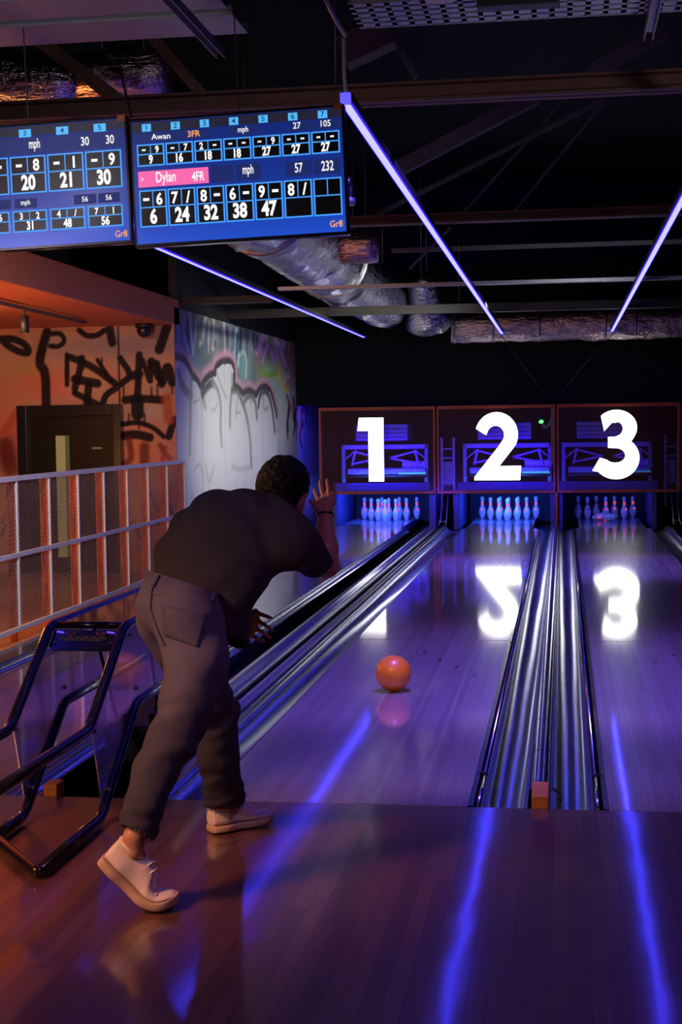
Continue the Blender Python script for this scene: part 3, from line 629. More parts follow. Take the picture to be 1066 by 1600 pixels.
# big pit: kickback plates, curtains
M_KICK = plain('kickback_plate', (.09, .10, .30), .5, spec=.3)
KL = ['left of the first rack of pins', 'right of the first rack of pins', 'left of the middle rack of pins', 'right of the middle rack of pins', 'left of the right-hand rack of pins', 'right of the right-hand rack of pins']
for i, (x0, x1) in enumerate(((-3.66, -3.60), (-2.06, -1.95), (-1.66, -1.57), (-.10, -.03), (.04, .10), (1.50, 1.58))):
    o = MB().b2((x0, 17.68, -.1), (x1, 19.84, .54)).build('kickback_plate', M_KICK, bevel=.006)
    tag(o, 'blue-lit upright side plate '+KL[i], 'plate', 'side plates of the pin decks')
for k in (1, 2, 3):
    c = LANEC[k]; nm = {1: 'left', 2: 'middle', 3: 'right'}[k]
    o = MB().b2((c-.72, 19.86, -.1), (c+.72, 19.9, .54)).build('pit_curtain', plain('dark_pit_curtain', (.03, .03, .06), .7))
    tag(o, 'dark curtain behind the pins of the %s lane' % nm, 'curtain', 'pit curtains')
    # pinsetter machine behind the mesh
    num = k
    t = thing('pinsetter', 'pinsetter machine behind the mesh and lit number %d' % num, 'machine', (c, 18.7, .6), 'pinsetter machines')
    M_MACH = plain('machine_grey', (.22, .22, .32), .4, .3)
    MB().b2((c-.48, 18.25, 1.36), (c+.40, 18.9, 1.64)).build('control_box', M_MACH, t, bevel=.015)
    for z in (1.40, 1.47, 1.54): MB().b2((c-.46, 18.235, z), (c+.38, 18.252, z+.03)).build('box_louvre', plain('louvre', (.1, .1, .16), .4), t)
    MB().b2((c-.68, 18.2, 1.22), (c+.70, 18.3, 1.30)).build('cross_beam', M_MACH, t, bevel=.01)
    for s in (-1, 1):
        tr = MB(); cx = c+.02
        tr.bar((cx+s*.50, 18.22, 1.20), (cx+s*.56, 18.22, .95), .035, .035); tr.bar((cx+s*.50, 18.22, 1.18), (cx+s*.08, 18.22, 1.07), .03, .03); tr.bar((cx+s*.55, 18.22, .98), (cx+s*.08, 18.22, 1.07), .03, .03); tr.bar((cx+s*.50, 18.22, 1.20), (cx+s*.70, 18.24, 1.04), .025, .025)
        tr.build('truss_brace', M_MACH, t)
        MB().b2((c+s*.70-.03, 18.3, .66), (c+s*.70+.03, 18.4, 1.3)).build('side_frame', M_MACH, t, bevel=.006)
    MB().b2((c-.62, 18.2, .80), (c+.70, 18.85, .90)).build('pin_table', M_MACH, t, bevel=.01)
    MB().tube([(c-.62, 18.16, .77), (c+.70, 18.16, .77)], .022, 10).build('table_roller', M_DARK, t)
    MB().b2((c-.79, 17.85, .54), (c+.79, 17.88, .67)).build('front_board', M_KICK, t)
    MB().b2((c+.25, 18.15, .80), (c+.70, 18.19, .83)).build('light_bar', glow('cyan_light_%d' % k, (.06, .40, 1), (1.6, 1.3, .3)[k-1]), t)
    for i in range(5): MB().lathe([(.05, 0), (.055, .10), (.045, .11)], (c+.34+i*.08, 18.35, .905), 12).build('pin_cup', plain('pin_cup_white', (.6, .65, .7), .3), t)
for x, nm, e in ((-1.79, 'between the lit numbers 1 and 2', 1), (1.85, 'right of lit number 3', .4)):
    t = thing('ball_lift', 'upright ladder-like ball lift frame behind the mesh '+nm, 'ball lift', (x, 18.2, 0), 'ball lifts')
    for s in (-1, 1): MB().b2((x+s*.10-.018, 18.2, .25), (x+s*.10+.018, 18.26, 1.40)).build('upright', M_MACH, t)
    for z in (.62, .8, 1.05, 1.2): MB().b2((x-.10, 18.2, z), (x+.10, 18.25, z+.025)).build('rung', M_MACH, t)
    MB().b2((x-.09, 18.27, .62), (x+.07, 18.4, 1.0)).build('lift_box', M_MACH, t)
    for s in (-1, 1): MB().tube([(x+s*.055, 16.95, .03), (x+s*.045, 17.2, .10), (x+s*.04, 17.9, .62)], .012, 8).build('ball_track_rod', M_STEEL, t)
    MB().tube([(x-.05, 17.12, .075), (x+.05, 17.12, .075)], .010, 8).build('cross_rod', M_STEEL, t)
# green lamp and conduit at the top right of panel 2
t = thing('signal_lamp', 'small glowing green lamp at the top right of the panel with number 2', 'lamp', tuple(at(846, 659, Y=17.65)))
MB().lathe([(0, -.03), (.03, -.02), (.042, 0), (.03, .02), (0, .03)], at(846, 659, Y=17.65), 12).build('lamp_lens', glow('green_lens', (.10, 1, .18), 3), t)
MB().lathe([(.02, 0), (.05, .03), (.05, .05)], at(846, 656, Y=17.65), 12).build('lamp_cap', M_BLACK, t)
p = [at(848, 664, Y=17.65), at(852, 668, Y=17.65), at(858, 665, Y=17.65), at(863, 655, Y=17.65), at(864.5, 634, Y=17.65)]
tag(MB().tube(bent(p, .06), .022, 8).build('conduit', plain('blue_grey_conduit', (.3, .3, .45), .4)), 'curved conduit hanging from the orange frame to the green lamp', 'conduit')
tag(MB().b2((-.085, 17.628, .95), (-.03, 17.68, 1.88)).build('cable_chain', plain('blue_grey_conduit', (.3, .3, .45), .4)), 'upright cable chain beside the post right of number 2', 'cable')
tag(MB().tube([at(783, 523, Y=16.49), at(818, 572, Y=17.0), at(861, 627, Y=17.58)], .006, 6).build('hanging_wire', M_DARK), 'thin wire from the left light strip end down to the orange frame', 'wire', 'wires above the masking unit')
tag(MB().tube([at(960, 519, Y=16.49), at(908, 575, Y=17.0), at(867, 627, Y=17.58)], .006, 6).build('hanging_wire', M_DARK), 'thin wire from the right light strip end down to the orange frame', 'wire', 'wires above the masking unit')

# ================================================================== PINS
prof = [(.0, 0), (.0258, 0), (.0285, .006), (.0359, .019), (.0430, .037), (.0495, .057), (.0567, .086), (.0605, .1143), (.0600, .130), (.0578, .149), (.0464, .184), (.0380, .20), (.0312, .219), (.0248, .238), (.0228, .254), (.0235, .272), (.0258, .295), (.0295, .320), (.0323, .343), (.0310, .358), (.0245, .372), (.013, .379), (0, .381)]
def rad(z):
    for (r0, z0), (r1, z1) in zip(prof[:-1], prof[1:]):
        if z0 <= z <= z1: return r0+(r1-r0)*(z-z0)/(z1-z0+1e-9)
    return .02
def make_pin(bandmat, extra):
    b = MB().lathe(prof, (0, 0, 0), 22).build('bowling_pin', M_PIN)
    for z in (.238, .268):
        z1 = z+.018; MB().lathe([(rad(z)+.0006, z), (rad((z+z1)/2)+.0010, (z+z1)/2), (rad(z1)+.0006, z1)], (0, 0, 0), 22).build('neck_band', bandmat, b)
    MB().lathe([(rad(.108)+.0006, .108), (rad(.112)+.0012, .112), (rad(.116)+.0006, .116)], (0, 0, 0), 22).build('belly_ring', plain('pale_ring', (.85, .95, 1), .3), b)
    a0 = -PI/2+.25; n = 10; V = []; F = []
    for i in range(n): # crown-like emblem patch on the belly
        q = 2*PI*i/n; zz = .168+.020*math.sin(q); an = a0+.36*math.cos(q); r = rad(zz)+.0012; V.append((r*math.cos(an), r*math.sin(an), zz))
    r = rad(.168)+.0016; V.append((r*math.cos(a0), r*math.sin(a0), .168))
    MB().add(V, [(i, (i+1) % n, n) for i in range(n)]).build('emblem', bandmat, b)
    return b
pin_uv = make_pin(M_PINRED, 0); pin_unlit = make_pin(M_PINRED_UNLIT, 0); index_children()
SP = .3048; ROW = SP*math.sqrt(3)/2
slots = [(0, 0)]+[(x*SP/2, ROW) for x in (-1, 1)]+[(x*SP, 2*ROW) for x in (-1, 0, 1)]+[(x*SP/2, 3*ROW) for x in (-3, -1, 1, 3)]
names = ['nearest pin at the point of the rack', 'left pin of the second row', 'right pin of the second row', 'left pin of the third row', 'centre pin of the third row', 'right pin of the third row', 'leftmost pin of the back row', 'left inner pin of the back row', 'right inner pin of the back row', 'rightmost pin of the back row']
LN = {1: 'left', 2: 'middle', 3: 'right'}
used = {id(pin_uv): False, id(pin_unlit): False}
used_uv = used_pl = False
def put_pin(src, loc, label, group, rot=(0, 0, 0)):
    global used_uv, used_pl
    if src is pin_uv and not used_uv: o = src; used_uv = True
    elif src is pin_unlit and not used_pl: o = src; used_pl = True
    else: o = copy_tree(src)
    o.location = loc; o.rotation_euler = rot
    return tag(o, label, 'bowling pin', group)
for k in (1, 2, 3):
    for i, (dx, dy) in enumerate(slots):
        if k == 3 and i in (0, 1, 2): continue
        src = pin_unlit if (k == 3 and i in (3, 6, 7)) else pin_uv
        st = 'dim white pin' if src is pin_unlit else 'blue-lit pin'
        put_pin(src, (LANEC[k]+dx, 18.288+dy, -.004), '%s, %s, %s lane' % (st, names[i], LN[k]), 'pins of the %s lane' % LN[k], (0, 0, RNG.uniform(-.5, .5)))
for loc, rz, lb in (((1.03, 18.46, .057), -1.5, 'toppled pin lying between the other two'), ((.68, 18.62, .057), 1.52, 'toppled pin lying behind the other two'), ((1.00, 18.30, .057), -1.75, 'toppled pin lying nearest the lane boards')):
    put_pin(pin_uv, (loc[0]-.05, loc[1], loc[2]), lb+' in the right lane', 'toppled pins', (PI/2, 0, rz))

# ================================================================== LIGHT STRIPS
def strip(x, y0, y1, label):
    z = 2.988
    t = thing('light_strip', label, 'strip light', (x, y0, z), 'blue-white strip lights under the roof')
    MB().b2((x-.018, y0, z), (x+.018, y1, z+.010)).build('strip_diffuser', glow('strip_core', (.66, .62, 16), 1), t)
    for s in (-1, 1): MB().b2((x+s*.018, y0, z+.001), (x+s*.023, y1, z+.012)).build('strip_edge', glow('strip_edge', (.05, .02, 2.4), 1), t)
    MB().b2((x-.024, y0, z+.012), (x+.024, y1, z+.055)).build('strip_housing', M_DARK, t)
    MB().b2((x-.022, y0-.025, z-.002), (x+.022, y0, z+.045)).build('strip_end_cap', glow('strip_cap', (.12, .10, 1), 1.2), t)
strip(-2.95, .2, 16.6, 'lit strip light furthest left, running from behind the score screens to the far duct')
strip(-.807, .16, 16.5, 'lit strip light in the middle, starting beside the right score screen')
strip(.845, .2, 16.5, 'lit strip light on the right, running off the right picture edge')
M_CABLE = plain('pale_cable', (.5, .44, .42), .5)
p = [at(547, 162, Y=.15), at(541, 148, Y=.15), at(538, 120, Y=.15), at(537, 60, Y=.15)]
tag(MB().tube(bent(p, .1), .008, 8).build('power_cable', M_CABLE), 'pale cable hanging from the ceiling to the middle light strip', 'cable')
p = [at(540, 55, Y=.15), at(525, 30, Y=0), at(500, -20, Y=-.2)]
t = MB().tube(p, .011, 8); tag(t.build('conduit_pipe', M_STEEL), 'grey conduit pipe above the pale cable of the middle strip', 'pipe')

# ================================================================== SCORE SCREENS
FONT = bpy.data.fonts.load('<builtin>') if '<builtin>' in bpy.data.fonts else None
def text_mesh(items, name, mat, parent, to3, off=.0):
    """items: (string, u, v, height, xscale, bold) -> one mesh of the writing on that surface"""
    V = []; F = []
    dg = None
    for s, u, v, h, xs, bold in items:
        cu = bpy.data.curves.new('t', 'FONT'); cu.body = s; cu.align_x = 'CENTER'; cu.align_y = 'CENTER'; cu.size = 1; cu.offset = bold; cu.resolution_u = 3
        o = bpy.data.objects.new('t', cu); C.objects.link(o); bpy.context.view_layer.update()
        dg = bpy.context.evaluated_depsgraph_get(); me = bpy.data.meshes.new_from_object(o.evaluated_get(dg))
        b = len(V)
        ys = [q.co.y for q in me.vertices]; xsq = [q.co.x for q in me.vertices]
        cy = (min(ys)+max(ys))/2; cx = (min(xsq)+max(xsq))/2; hh = .70
        for q in me.vertices: V.append(to3(u+(q.co.x-cx)*h/hh*xs, v-((q.co.y-cy) if s not in ('-',) else q.co.y-cy)*h/hh, off))
        for pl_ in me.polygons: F.append(tuple(b+i for i in pl_.vertices))
        bpy.data.objects.remove(o); bpy.data.curves.remove(cu); bpy.data.meshes.remove(me)
        MB().add(V, F).build(name, mat, parent); V = []; F = []
SW, SH = .905, .515
class Many:
    def __init__(s, name, mat, parent): s.n, s.m, s.p = name, mat, parent
    def extrude(s, *a): return MB().extrude(*a).build(s.n, s.m, s.p)
M_SCR = NT('score_screen_blue'); 
def scr():
    t = NT('score_screen_glow'); tc = t.n('ShaderNodeTexCoord'); sx = t.n('ShaderNodeSeparateXYZ'); t.l(tc.outputs['Object'], sx.inputs[0])
    ad = t.n('ShaderNodeMath', operation='MULTIPLY_ADD'); t.l(sx.outputs['Z'], ad.inputs[0]); ad.inputs[1].default_value = 1.9; ad.inputs[2].default_value = .5
    c = t.ramp(ad.outputs[0], ((0, (.012, .075, .58)), (.35, (.008, .035, .30)), (1, (.006, .018, .16))))
    t.b.inputs['Base Color'].default_value = (.01, .01, .02, 1); t.l(c, t.b.inputs['Emission Color']); t.b.inputs['Emission Strength'].default_value = 1; t.set(Roughness=.25); return t.m
M_SCR = scr()
M_CELL = glow('cell_outline', (.06, .36, 1), 1.0); M_CELLIN = plain('screen_black', (.004, .004, .006), .3); M_TXT = glow('screen_white', (1, 1, 1), 1.0); M_TXO = glow('screen_orange', (1, .40, .12), .95)
M_HDR = glow('screen_header', (.012, .012, .03), 1); M_ICON = glow('screen_icon', (.08, .48, .95), 1); M_PINK = glow('screen_pink', (.95, .14, .42), 1); M_BOX = glow('screen_darkblue', (.006, .018, .13), 1)
def screen(cx, cz, label, draw, rot):
    root = thing('score_screen', label, 'screen', (cx, 0, cz), 'score screens over the approach')
    T = lambda u, v, d=0: (cx-SW/2+u*SW, -.001-d, cz+SH/2-v*SH)
    MB().b2((cx-SW/2-.012, 0, cz-SH/2-.014), (cx+SW/2+.012, .05, cz+SH/2+.012)).build('bezel', M_BLACKGLOSS, root, bevel=.004)
    disp = MB().extrude([(0, 0), (1, 0), (1, 1), (0, 1)], lambda u, v, d: T(u, v, d), .0006).build('display', M_SCR, root)
    R = lambda mb, u0, v0, u1, v1, off: mb.extrude([(u0, v0), (u1, v0), (u1, v1), (u0, v1)], lambda u, v, d: T(u, v, off+d), .0004)
    hdr, out, inn, ico, box, pink = [Many(n_, m_, disp) for n_, m_ in (('header_bar', M_HDR), ('score_cell', M_CELL), ('cell_fill', M_CELLIN), ('frame_icon', M_ICON), ('info_box', M_BOX), ('player_bar', M_PINK))]
    white = []; orange = []; icot = []
    draw(R, out, inn, hdr, ico, box, pink, white, orange, icot)
    TT = lambda u, v, d: T(u, v, .0045)
    asp = SH/SW
    fix = lambda it: [(s, u, v, h, xs*asp, b) for s, u, v, h, xs, b in it]
    text_mesh(fix(white), 'score_text', M_TXT, disp, TT); text_mesh(fix(orange), 'corner_text', M_TXO, disp, TT); text_mesh(fix(icot), 'frame_number', M_BOX, disp, TT)
    MB().b2((cx-.15, .05, cz+.05), (cx+.15, .09, cz+.15)).b2((cx-.0025, .07, cz+.1), (cx+.0025, .075, 3.36)).build('mount', M_BLACK, root)
    MB().b2((cx+SW/2-.03, -.004, cz+SH/2-.012), (cx+SW/2+.004, -.001, cz+SH/2+.014)).build('corner_sticker', plain('orange_sticker', (.55, .10, .02), .5), root)
    root.rotation_euler = (0, rot, 0)
def cells(R, out, inn, white, us, cw, v0, v1, data, big):
    vm = v0+(v1-v0)*.47
    for u, (a, b, tot) in zip(us, data):
        R(out, u, v0, u+cw, v1, .001); g = .007
        R(inn, u+g, v0+g*1.7, u+cw*.48, vm-.006, .002); R(inn, u+cw*.48+g*.7, v0+g*1.7, u+cw-g, vm-.006, .002); R(inn, u+g, vm+.004, u+cw-g, v1-g*1.7, .002)
        h = (v1-v0)*.30; 
        for s, q in ((a, .26), (b, .74)):
            if s: white.append((s, u+cw*q, (v0+vm)/2+.005, h if s != '-' else h*.9, .85 if s != '-' else 1.3, .03 if s != '-' else .05))
        if tot: white.append((tot, u+cw*.5, vm+(v1-vm)*.45, h*1.25, .74, .04))
def draw_right(R, out, inn, hdr, ico, box, pink, white, orange, icot):
    R(hdr, .0, .008, 1, .085, .001)
    for i in range(7):
        u = .072+i*.140; R(ico, u-.022, .02, u+.022, .082, .002); icot.append((str(i+1), u, .05, .042, 1.1, .01))
    R(box, .02, .095, .37, .165, .001)
    white.append(('Awan', .14, .130, .045, 1.1, .01)); orange.append(('3FR', .30, .128, .048, 1, .02))
    R(box, .46, .10, .60, .165, .001); white.append(('mph', .535, .130, .045, .8, .01)); R(box, .76, .10, .87, .165, .001); R(box, .88, .10, .99, .165, .001); white.append(('27', .79, .125, .05, .9, .01)); white.append(('105', .925, .125, .05, .9, .01))
    cells(R, out, inn, white, [.02+i*.139 for i in range(7)], .133, .185, .365, [('-', '9', '9'), ('-', '7', '16'), ('2', '-', '18'), ('-', '-', '18'), ('-', '9', '27'), ('-', '-', '27'), ('-', '-', '27')], 0)
    R(pink, .02, .405, .36, .535, .001); white.append(('>', .04, .47, .05, .7, 0)); white.append(('Dylan', .155, .475, .085, .62, .012)); white.append(('4FR', .31, .475, .075, .62, .012))
    R(box, .37, .40, .48, .535, .001); R(box, .49, .40, .61, .535, .001); white.append(('mph', .55, .46, .075, .5, .012)); R(box, .73, .41, .85, .53, .001); R(box, .86, .41, .985, .53, .001); white.append(('57', .79, .465, .075, .62, .012)); white.append(('232', .925, .465, .078, .62, .014))
    cells(R, out, inn, white, [.02+i*.139 for i in range(7)], .133, .56, .865, [('-', '6', '6'), ('7', '/', '24'), ('8', '-', '32'), ('6', '-', '38'), ('9', '-', '47'), ('8', '/', ''), ('', '', '')], 1)
    orange.append(('Gr8', .955, .935, .052, .9, .015))
def draw_left(R, out, inn, hdr, ico, box, pink, white, orange, icot):
    R(hdr, .0, .008, 1, .085, .001)
    for i in range(5):
        u = .88-i*.185; R(ico, u-.03, .03, u+.03, .095, .002); icot.append((str(5-i), u, .062, .042, 1.1, .01))
    for u0, u1, s in ((.87, .985, '30'), (.745, .865, '30'), (.62, .74, ''), (.50, .61, 'mph'), (.2, .48, '')):
        R(box, u0, .10, u1, .23, .001)
        if s: white.append((s, (u0+u1)/2, .165, .07 if s != 'mph' else .08, .75 if s != 'mph' else .5, .012))
    cells(R, out, inn, white, [.80-i*.187 for i in range(5)], .178, .25, .56, [('-', '9', '30'), ('-', '1', '21'), ('-', '8', '20'), ('9', '-', '12'), ('-', '3', '3')], 1)
    for u0, u1, s in ((.855, .96, '56'), (.735, .845, '56'), (.44, .55, 'mph'), (.2, .42, '')):
        R(box, u0, .60, u1, .68, .001)
        if s: white.append((s, (u0+u1)/2, .64, .042, .95 if s != 'mph' else .8, .01))
    cells(R, out, inn, white, [.80-i*.187 for i in range(5)], .172, .70, .88, [('7', '1', '56'), ('4', '/', '48'), ('3', '2', '31'), ('-', '6', '26'), ('5', '3', '20')], 0)
    orange.append(('Gr8', .96, .945, .052, .9, .015))
screen(-1.249, 2.674, 'right score screen with a pink player bar and frame scores', draw_right, math.radians(-1.7))
screen(-2.186, 2.668, 'left score screen cut off by the picture edge, totals 20, 21 and 30', draw_left, math.radians(-1.7))
# ================================================================== MESH FENCE
XF = -4.1
t = thing('mesh_fence', 'white railed fence with wire mesh and orange perforated posts, left edge of the picture', 'fence', (XF, 6, -.03))
ys = [9.84-.73*k for k in range(12)]                 # upright positions
y0, y1 = ys[-1], ys[0]
MB().b2((XF-.02, y0, 1.225), (XF+.02, y1, 1.265)).build('top_rail', M_WHITE, t, bevel=.003)
MB().b2((XF-.018, y0, .632), (XF+.018, y1, .668)).build('middle_rail', M_WHITE, t, bevel=.003)
MB().b2((XF-.018, y0, .055), (XF+.018, y1, .092)).build('bottom_rail', M_WHITE, t, bevel=.003)
for i, y in enumerate(ys):
    MB().b2((XF-.012, y-.014, .092), (XF+.014, y+.014, 1.225)).build('stile', M_WHITE, t, bevel=.002)
    m = MB(); xa, xb = XF-.068, XF-.022
    for x in (xa, (xa+xb)/2, xb): m.b2((x-.007, y-.006, -.03), (x+.007, y+.006, 1.22))
    for k in range(34):
        z = .08+k*.034; m.b2((xa, y-.006, z), (xb, y+.006, z+.013))
    m.build('perforated_post', M_ORANGE, t)
    if i % 3 == 0: MB().b2((XF-.03, y-.02, -.03), (XF+.02, y+.02, .056)).build('foot_post', M_ORANGE, t)
M_FMESH = plain('grey_wire', (.13, .11, .105), .45, .3)
for a, b in zip(ys[1:], ys[:-1]):
    for z0, z1 in ((.092, .632), (.668, 1.225)):
        wire_mesh(MB(), a+.014, b-.014, z0, z1, .036, .0038, lambda u, v, d: (XF+d, u, v), .004, 1.0).build('mesh_panel', M_FMESH, t)

# ================================================================== ROOF SPACE
M_TRAY = plain('galvanised_tray', (.36, .36, .40), .4, .6, scale=30)
def beam(y, z0, z1, x0, x1, label):
    b = MB().b2((x0, y-.07, z0), (x1, y+.07, z0+.014)).b2((x0, y-.07, z1-.014), (x1, y+.07, z1)).b2((x0, y-.008, z0), (x1, y+.008, z1))
    return tag(b.build('steel_beam', M_RUST), label, 'beam', 'red oxide roof beams')
beam(1.75, 3.325, 3.425, -6, 4.2, 'rust red steel beam above the score screens')
beam(6.7, 3.36, 3.44, -4.2, 4.2, 'fainter rust red beam further back, level with the bottom of the screens')
def rod(name, a, b, r, mat, label, cat, group=None, Y=6.72):
    return tag(MB().bar(at(*a, Y=Y), at(*b, Y=Y), r, r).build(name, mat), label, cat, group)
rod('brace_bar', (-30, -6), (192, 162), .075, M_RUST, 'rust brown diagonal brace at the top left corner', 'brace', 'roof braces', 1.85)
rod('brace_bar', (240, 60), (320, 152), .06, M_RUST, 'short rust brown brace right of the copper toned duct', 'brace', 'roof braces', 1.85)
M_RAFT = plain('grey_rafter', (.07, .07, .08), .7)
for a, b, r, lb in (((615, 268), (840, 150), .12, 'broad grey sloping rafter right of the middle light strip'), ((590, 335), (940, 158), .035, 'thin grey sloping member below the broad rafter'), ((535, 85), (610, 50), .25, 'dark grey rafter end high up near the pale cable'), ((930, 110), (1040, 50), .12, 'grey rafter high on the right under the perforated tray'), ((628, 82), (650, 122), .05, 'short grey strut beside the pale cable')):
    rod('rafter', a, b, r, M_RAFT, lb, 'rafter', 'sloping roof members')
for a, b, lb in (((716, 342), (990, 35), 'left of the two long thin tie rods in the dark roof'), ((800, 335), (960, 140), 'right of the two long thin tie rods in the dark roof'), ((640, 420), (705, 355), 'short tie rod below the second beam, beside the middle strip')):
    rod('tie_rod', a, b, .022, M_RAFT, lb, 'rod', 'thin roof tie rods', 6.8)
tag(MB().b2((-1.6, 8.7, 3.36), (4.2, 8.76, 3.40)).build('purlin', M_RAFT), 'thin dark purlin between second beam and narrow cable tray', 'purlin')
tag(MB().b2((-4.26, 12.8, 3.05), (4.2, 12.9, 3.16)).build('black_bar', M_BLACK), 'black cross bar in front of the foil ducts', 'bar', 'black cross bars')
tag(MB().b2((-4.26, 10.5, 3.05), (-3.2, 10.6, 3.13)).build('black_bar', M_BLACK), 'short black bar behind the left light strip near the wall', 'bar', 'black cross bars')
# perforated tray across the top right
def tray(x0, x1, y0, y1, z, label, slots=True, lip=.05):
    t = thing('cable_tray', label, 'cable tray', (x0, y0, z), 'cable trays')
    m = MB(); n = 5; step = (y1-y0)/n
    if slots:
        L = .075; k = int((x1-x0)/L)
        for i in range(n): m.b2((x0, y0+i*step, z), (x1, y0+i*step+step*.66, z+.004))
        for q in range(k+1): m.b2((x0+q*L, y0, z), (x0+q*L+.022, y1, z+.004))
    else: m.b2((x0, y0, z), (x1, y1, z+.004))
    m.build('tray_floor', M_TRAY, t)
    for y in (y0, y1): MB().b2((x0, y-.003, z), (x1, y+.003, z+lip)).build('tray_side', M_TRAY, t)
    return t
tray(-.77, 3.0, -.02, .36, 3.355, 'wide perforated cable tray along the top right of the picture')
tray(-2.95, -1.35, .02, .30, 3.46, 'upper of two solid grey trays at the top left', False)
tray(-2.95, -1.35, .40, .72, 3.46, 'lower of two solid grey trays at the top left', False)
tray(-2.83, 3.4, 9.0, 9.09, 3.04, 'narrow perforated tray crossing above the far ends of the light strips', True, .035)
tag(MB().b2((-.235, -.06, 3.305), (.10, .03, 3.355)).build('sign_box', M_BLACK, bevel=.004), 'black box under the wide perforated tray', 'box')
tag(MB().b2((-.445, -.10, 3.335), (-.33, -.024, 3.40)).build('junction_box', plain('cream_plastic', (.6, .52, .48), .5), bevel=.006), 'small cream junction box at the top edge left of the black box', 'box')
def chan(x, y0, y1, z, label):
    m = MB().b2((x-.021, y0, z), (x-.016, y1, z+.04)).b2((x+.016, y0, z), (x+.021, y1, z+.04)).b2((x-.021, y0, z+.036), (x+.021, y1, z+.041))
    return tag(m.build('steel_channel', M_STEEL), label, 'channel', 'slotted steel channels')
chan(-1.47, -1.2, .68, 3.34, 'steel channel pointing away above the gap of the two screens'); chan(.485, -1.0, .60, 3.30, 'steel channel at the top right under the perforated tray')
tag(MB().tube([at(182, 60, Y=.9), at(190, 120, Y=.9), at(205, 182, Y=.05)], .006, 6).build('screen_cable', M_BLACK), 'black cable dropping to the gap between the two screens', 'cable')
# ducts
def duct(pts, r, label, mat=None, flange=(), seg=22, rz=None, name='foil_duct'):
    P = [Vector(p) for p in pts]; t = thing(name, label, 'duct', P[0], 'foil wrapped ducts')
    # dense ring stations with crumples
    st = []; L = sum((b-a).length for a, b in zip(P[:-1], P[1:])); n = max(6, int(L/.12)); acc = 0; rs = r if hasattr(r, '__len__') else [r]*len(P); rr = []
    for (a, b, ra, rb) in zip(P[:-1], P[1:], rs[:-1], rs[1:]):
        k = max(2, int((b-a).length/.12))
        for i in range(k): st.append(a.lerp(b, i/k)); rr.append((ra+(rb-ra)*i/k)*(1+RNG.uniform(-.03, .03)))
    st.append(P[-1]); rr.append(rs[-1])
    m = MB().tube(st, rr, seg); q = np.random.default_rng(int(abs(P[0].x*100))+3)
    c = P[0]
    m.v = [tuple(Vector(v)+Vector(q.normal(0, .010, 3))) for v in m.v]
    m.build('duct_wrap', mat or M_FOIL, t)
    for q_ in (st[1], st[-2]):
        MB().tube([q_, (q_[0], q_[1], 5.61)], .004, 6).build('hanger_rod', M_STEEL, t)
    for a, ra, ax in flange:
        MB().lathe([(ra*.97, -.02), (ra*1.06, -.02), (ra*1.06, .02), (ra*.97, .02)], a, 24, rot_to(ax)).build('duct_flange', M_STEEL, t)
    return t
duct([(-2.72, 6.86, 3.72), (-2.72, 10.2, 3.70)], .46, 'large silver foil duct running away behind the right score screen', None, (((-2.72, 7.6, 3.72), .46, (0, 1, 0)),))
duct([(-2.74, 10.25, 3.70), (-2.72, 13.0, 3.62), (-2.5, 15.6, 3.42)], [.46, .44, .36], 'far section of the large silver duct beyond the narrow tray', None, (((-2.73, 11.8, 3.66), .46, (0, 1, 0)),))
duct([(-2.2, 9.25, 3.50), (-1.80, 9.25, 3.50)], .17, 'stubby copper toned branch duct right of the large silver duct', M_FOIL2)
duct([(-1.95, 15.2, 3.75), (-1.9, 15.4, 3.5), (-1.88, 15.6, 3.32), (-1.88, 15.75, 3.10)], [.20, .21, .27, .33], 'crumpled flexible duct flaring down onto the far cross duct')
duct([(-1.6, 16.75, 3.12), (4.2, 16.75, 3.12)], .235, 'long purple-lit duct crossing above the lanes at the far end', M_FOIL2, tuple(((x, 16.75, 3.12), .235, (1, 0, 0)) for x in (-1.55, -.95, -.25, .75, 1.2, 2.2)))
duct([at(-60, 118, Y=2.9), at(120, 128, Y=2.9)], .17, 'silver foil duct at the top left corner behind the brown brace')
duct([at(128, 122, Y=2.7), at(258, 118, Y=2.7)], .15, 'copper toned foil duct above the left score screen', M_FOIL2)
a_ = at(505, 298, Y=3.0); b_ = at(549, 296, Y=3.0)
duct([a_, b_], .085, 'small silver duct end peeking out right of the score screen', None, ((b_+np.array((-.03, 0, -.075)), .05, (0, 0, 1)),), 14)
# hangers
for x, y, z in ((-.807, 16.3, 3.04), (.845, 16.3, 3.04), (-.807, 9.05, 3.08), (.845, 9.05, 3.08)):
    pass
# ================================================================== TRACK SPOT AND DOME CAMERA
XT = -5.2
a = at(-30, 466, Z=2.755); b = at(133, 504, Z=2.755)
t = thing('track_spotlight', 'black track spotlight hanging under the orange ceiling at the left edge', 'spotlight', tuple(at(38, 486, Z=2.755)))
MB().bar(a, b, .035, .03).build('track', plain('grey_track', (.10, .09, .09), .5), t)
c = at(38, 484, Z=2.755)
MB().tube([c, c+np.array([0, 0, -.06])], .012, 8).build('stem', M_BLACK, t)
MB().lathe([(0, 0), (.04, 0), (.042, -.16), (.034, -.165), (.034, -.15)], c+np.array([0, 0, -.055]), 16).build('lamp_can', M_BLACK, t)
MB().lathe([(0, 0), (.033, 0), (.033, -.003), (0, -.003)], c+np.array([0, 0, -.215]), 14).build('lamp_lens', glow('warm_lens', (1, .45, .22), .7), t)
c = at(225, 512, Y=9.85); c[2] = 2.79
t = thing('dome_camera', 'dark dome camera under the orange ceiling near the wall corner', 'camera', tuple(c))
MB().lathe([(0, 0), (.10, 0), (.10, -.04), (.0, -.04)], c, 18).build('camera_base', M_BLACK, t)
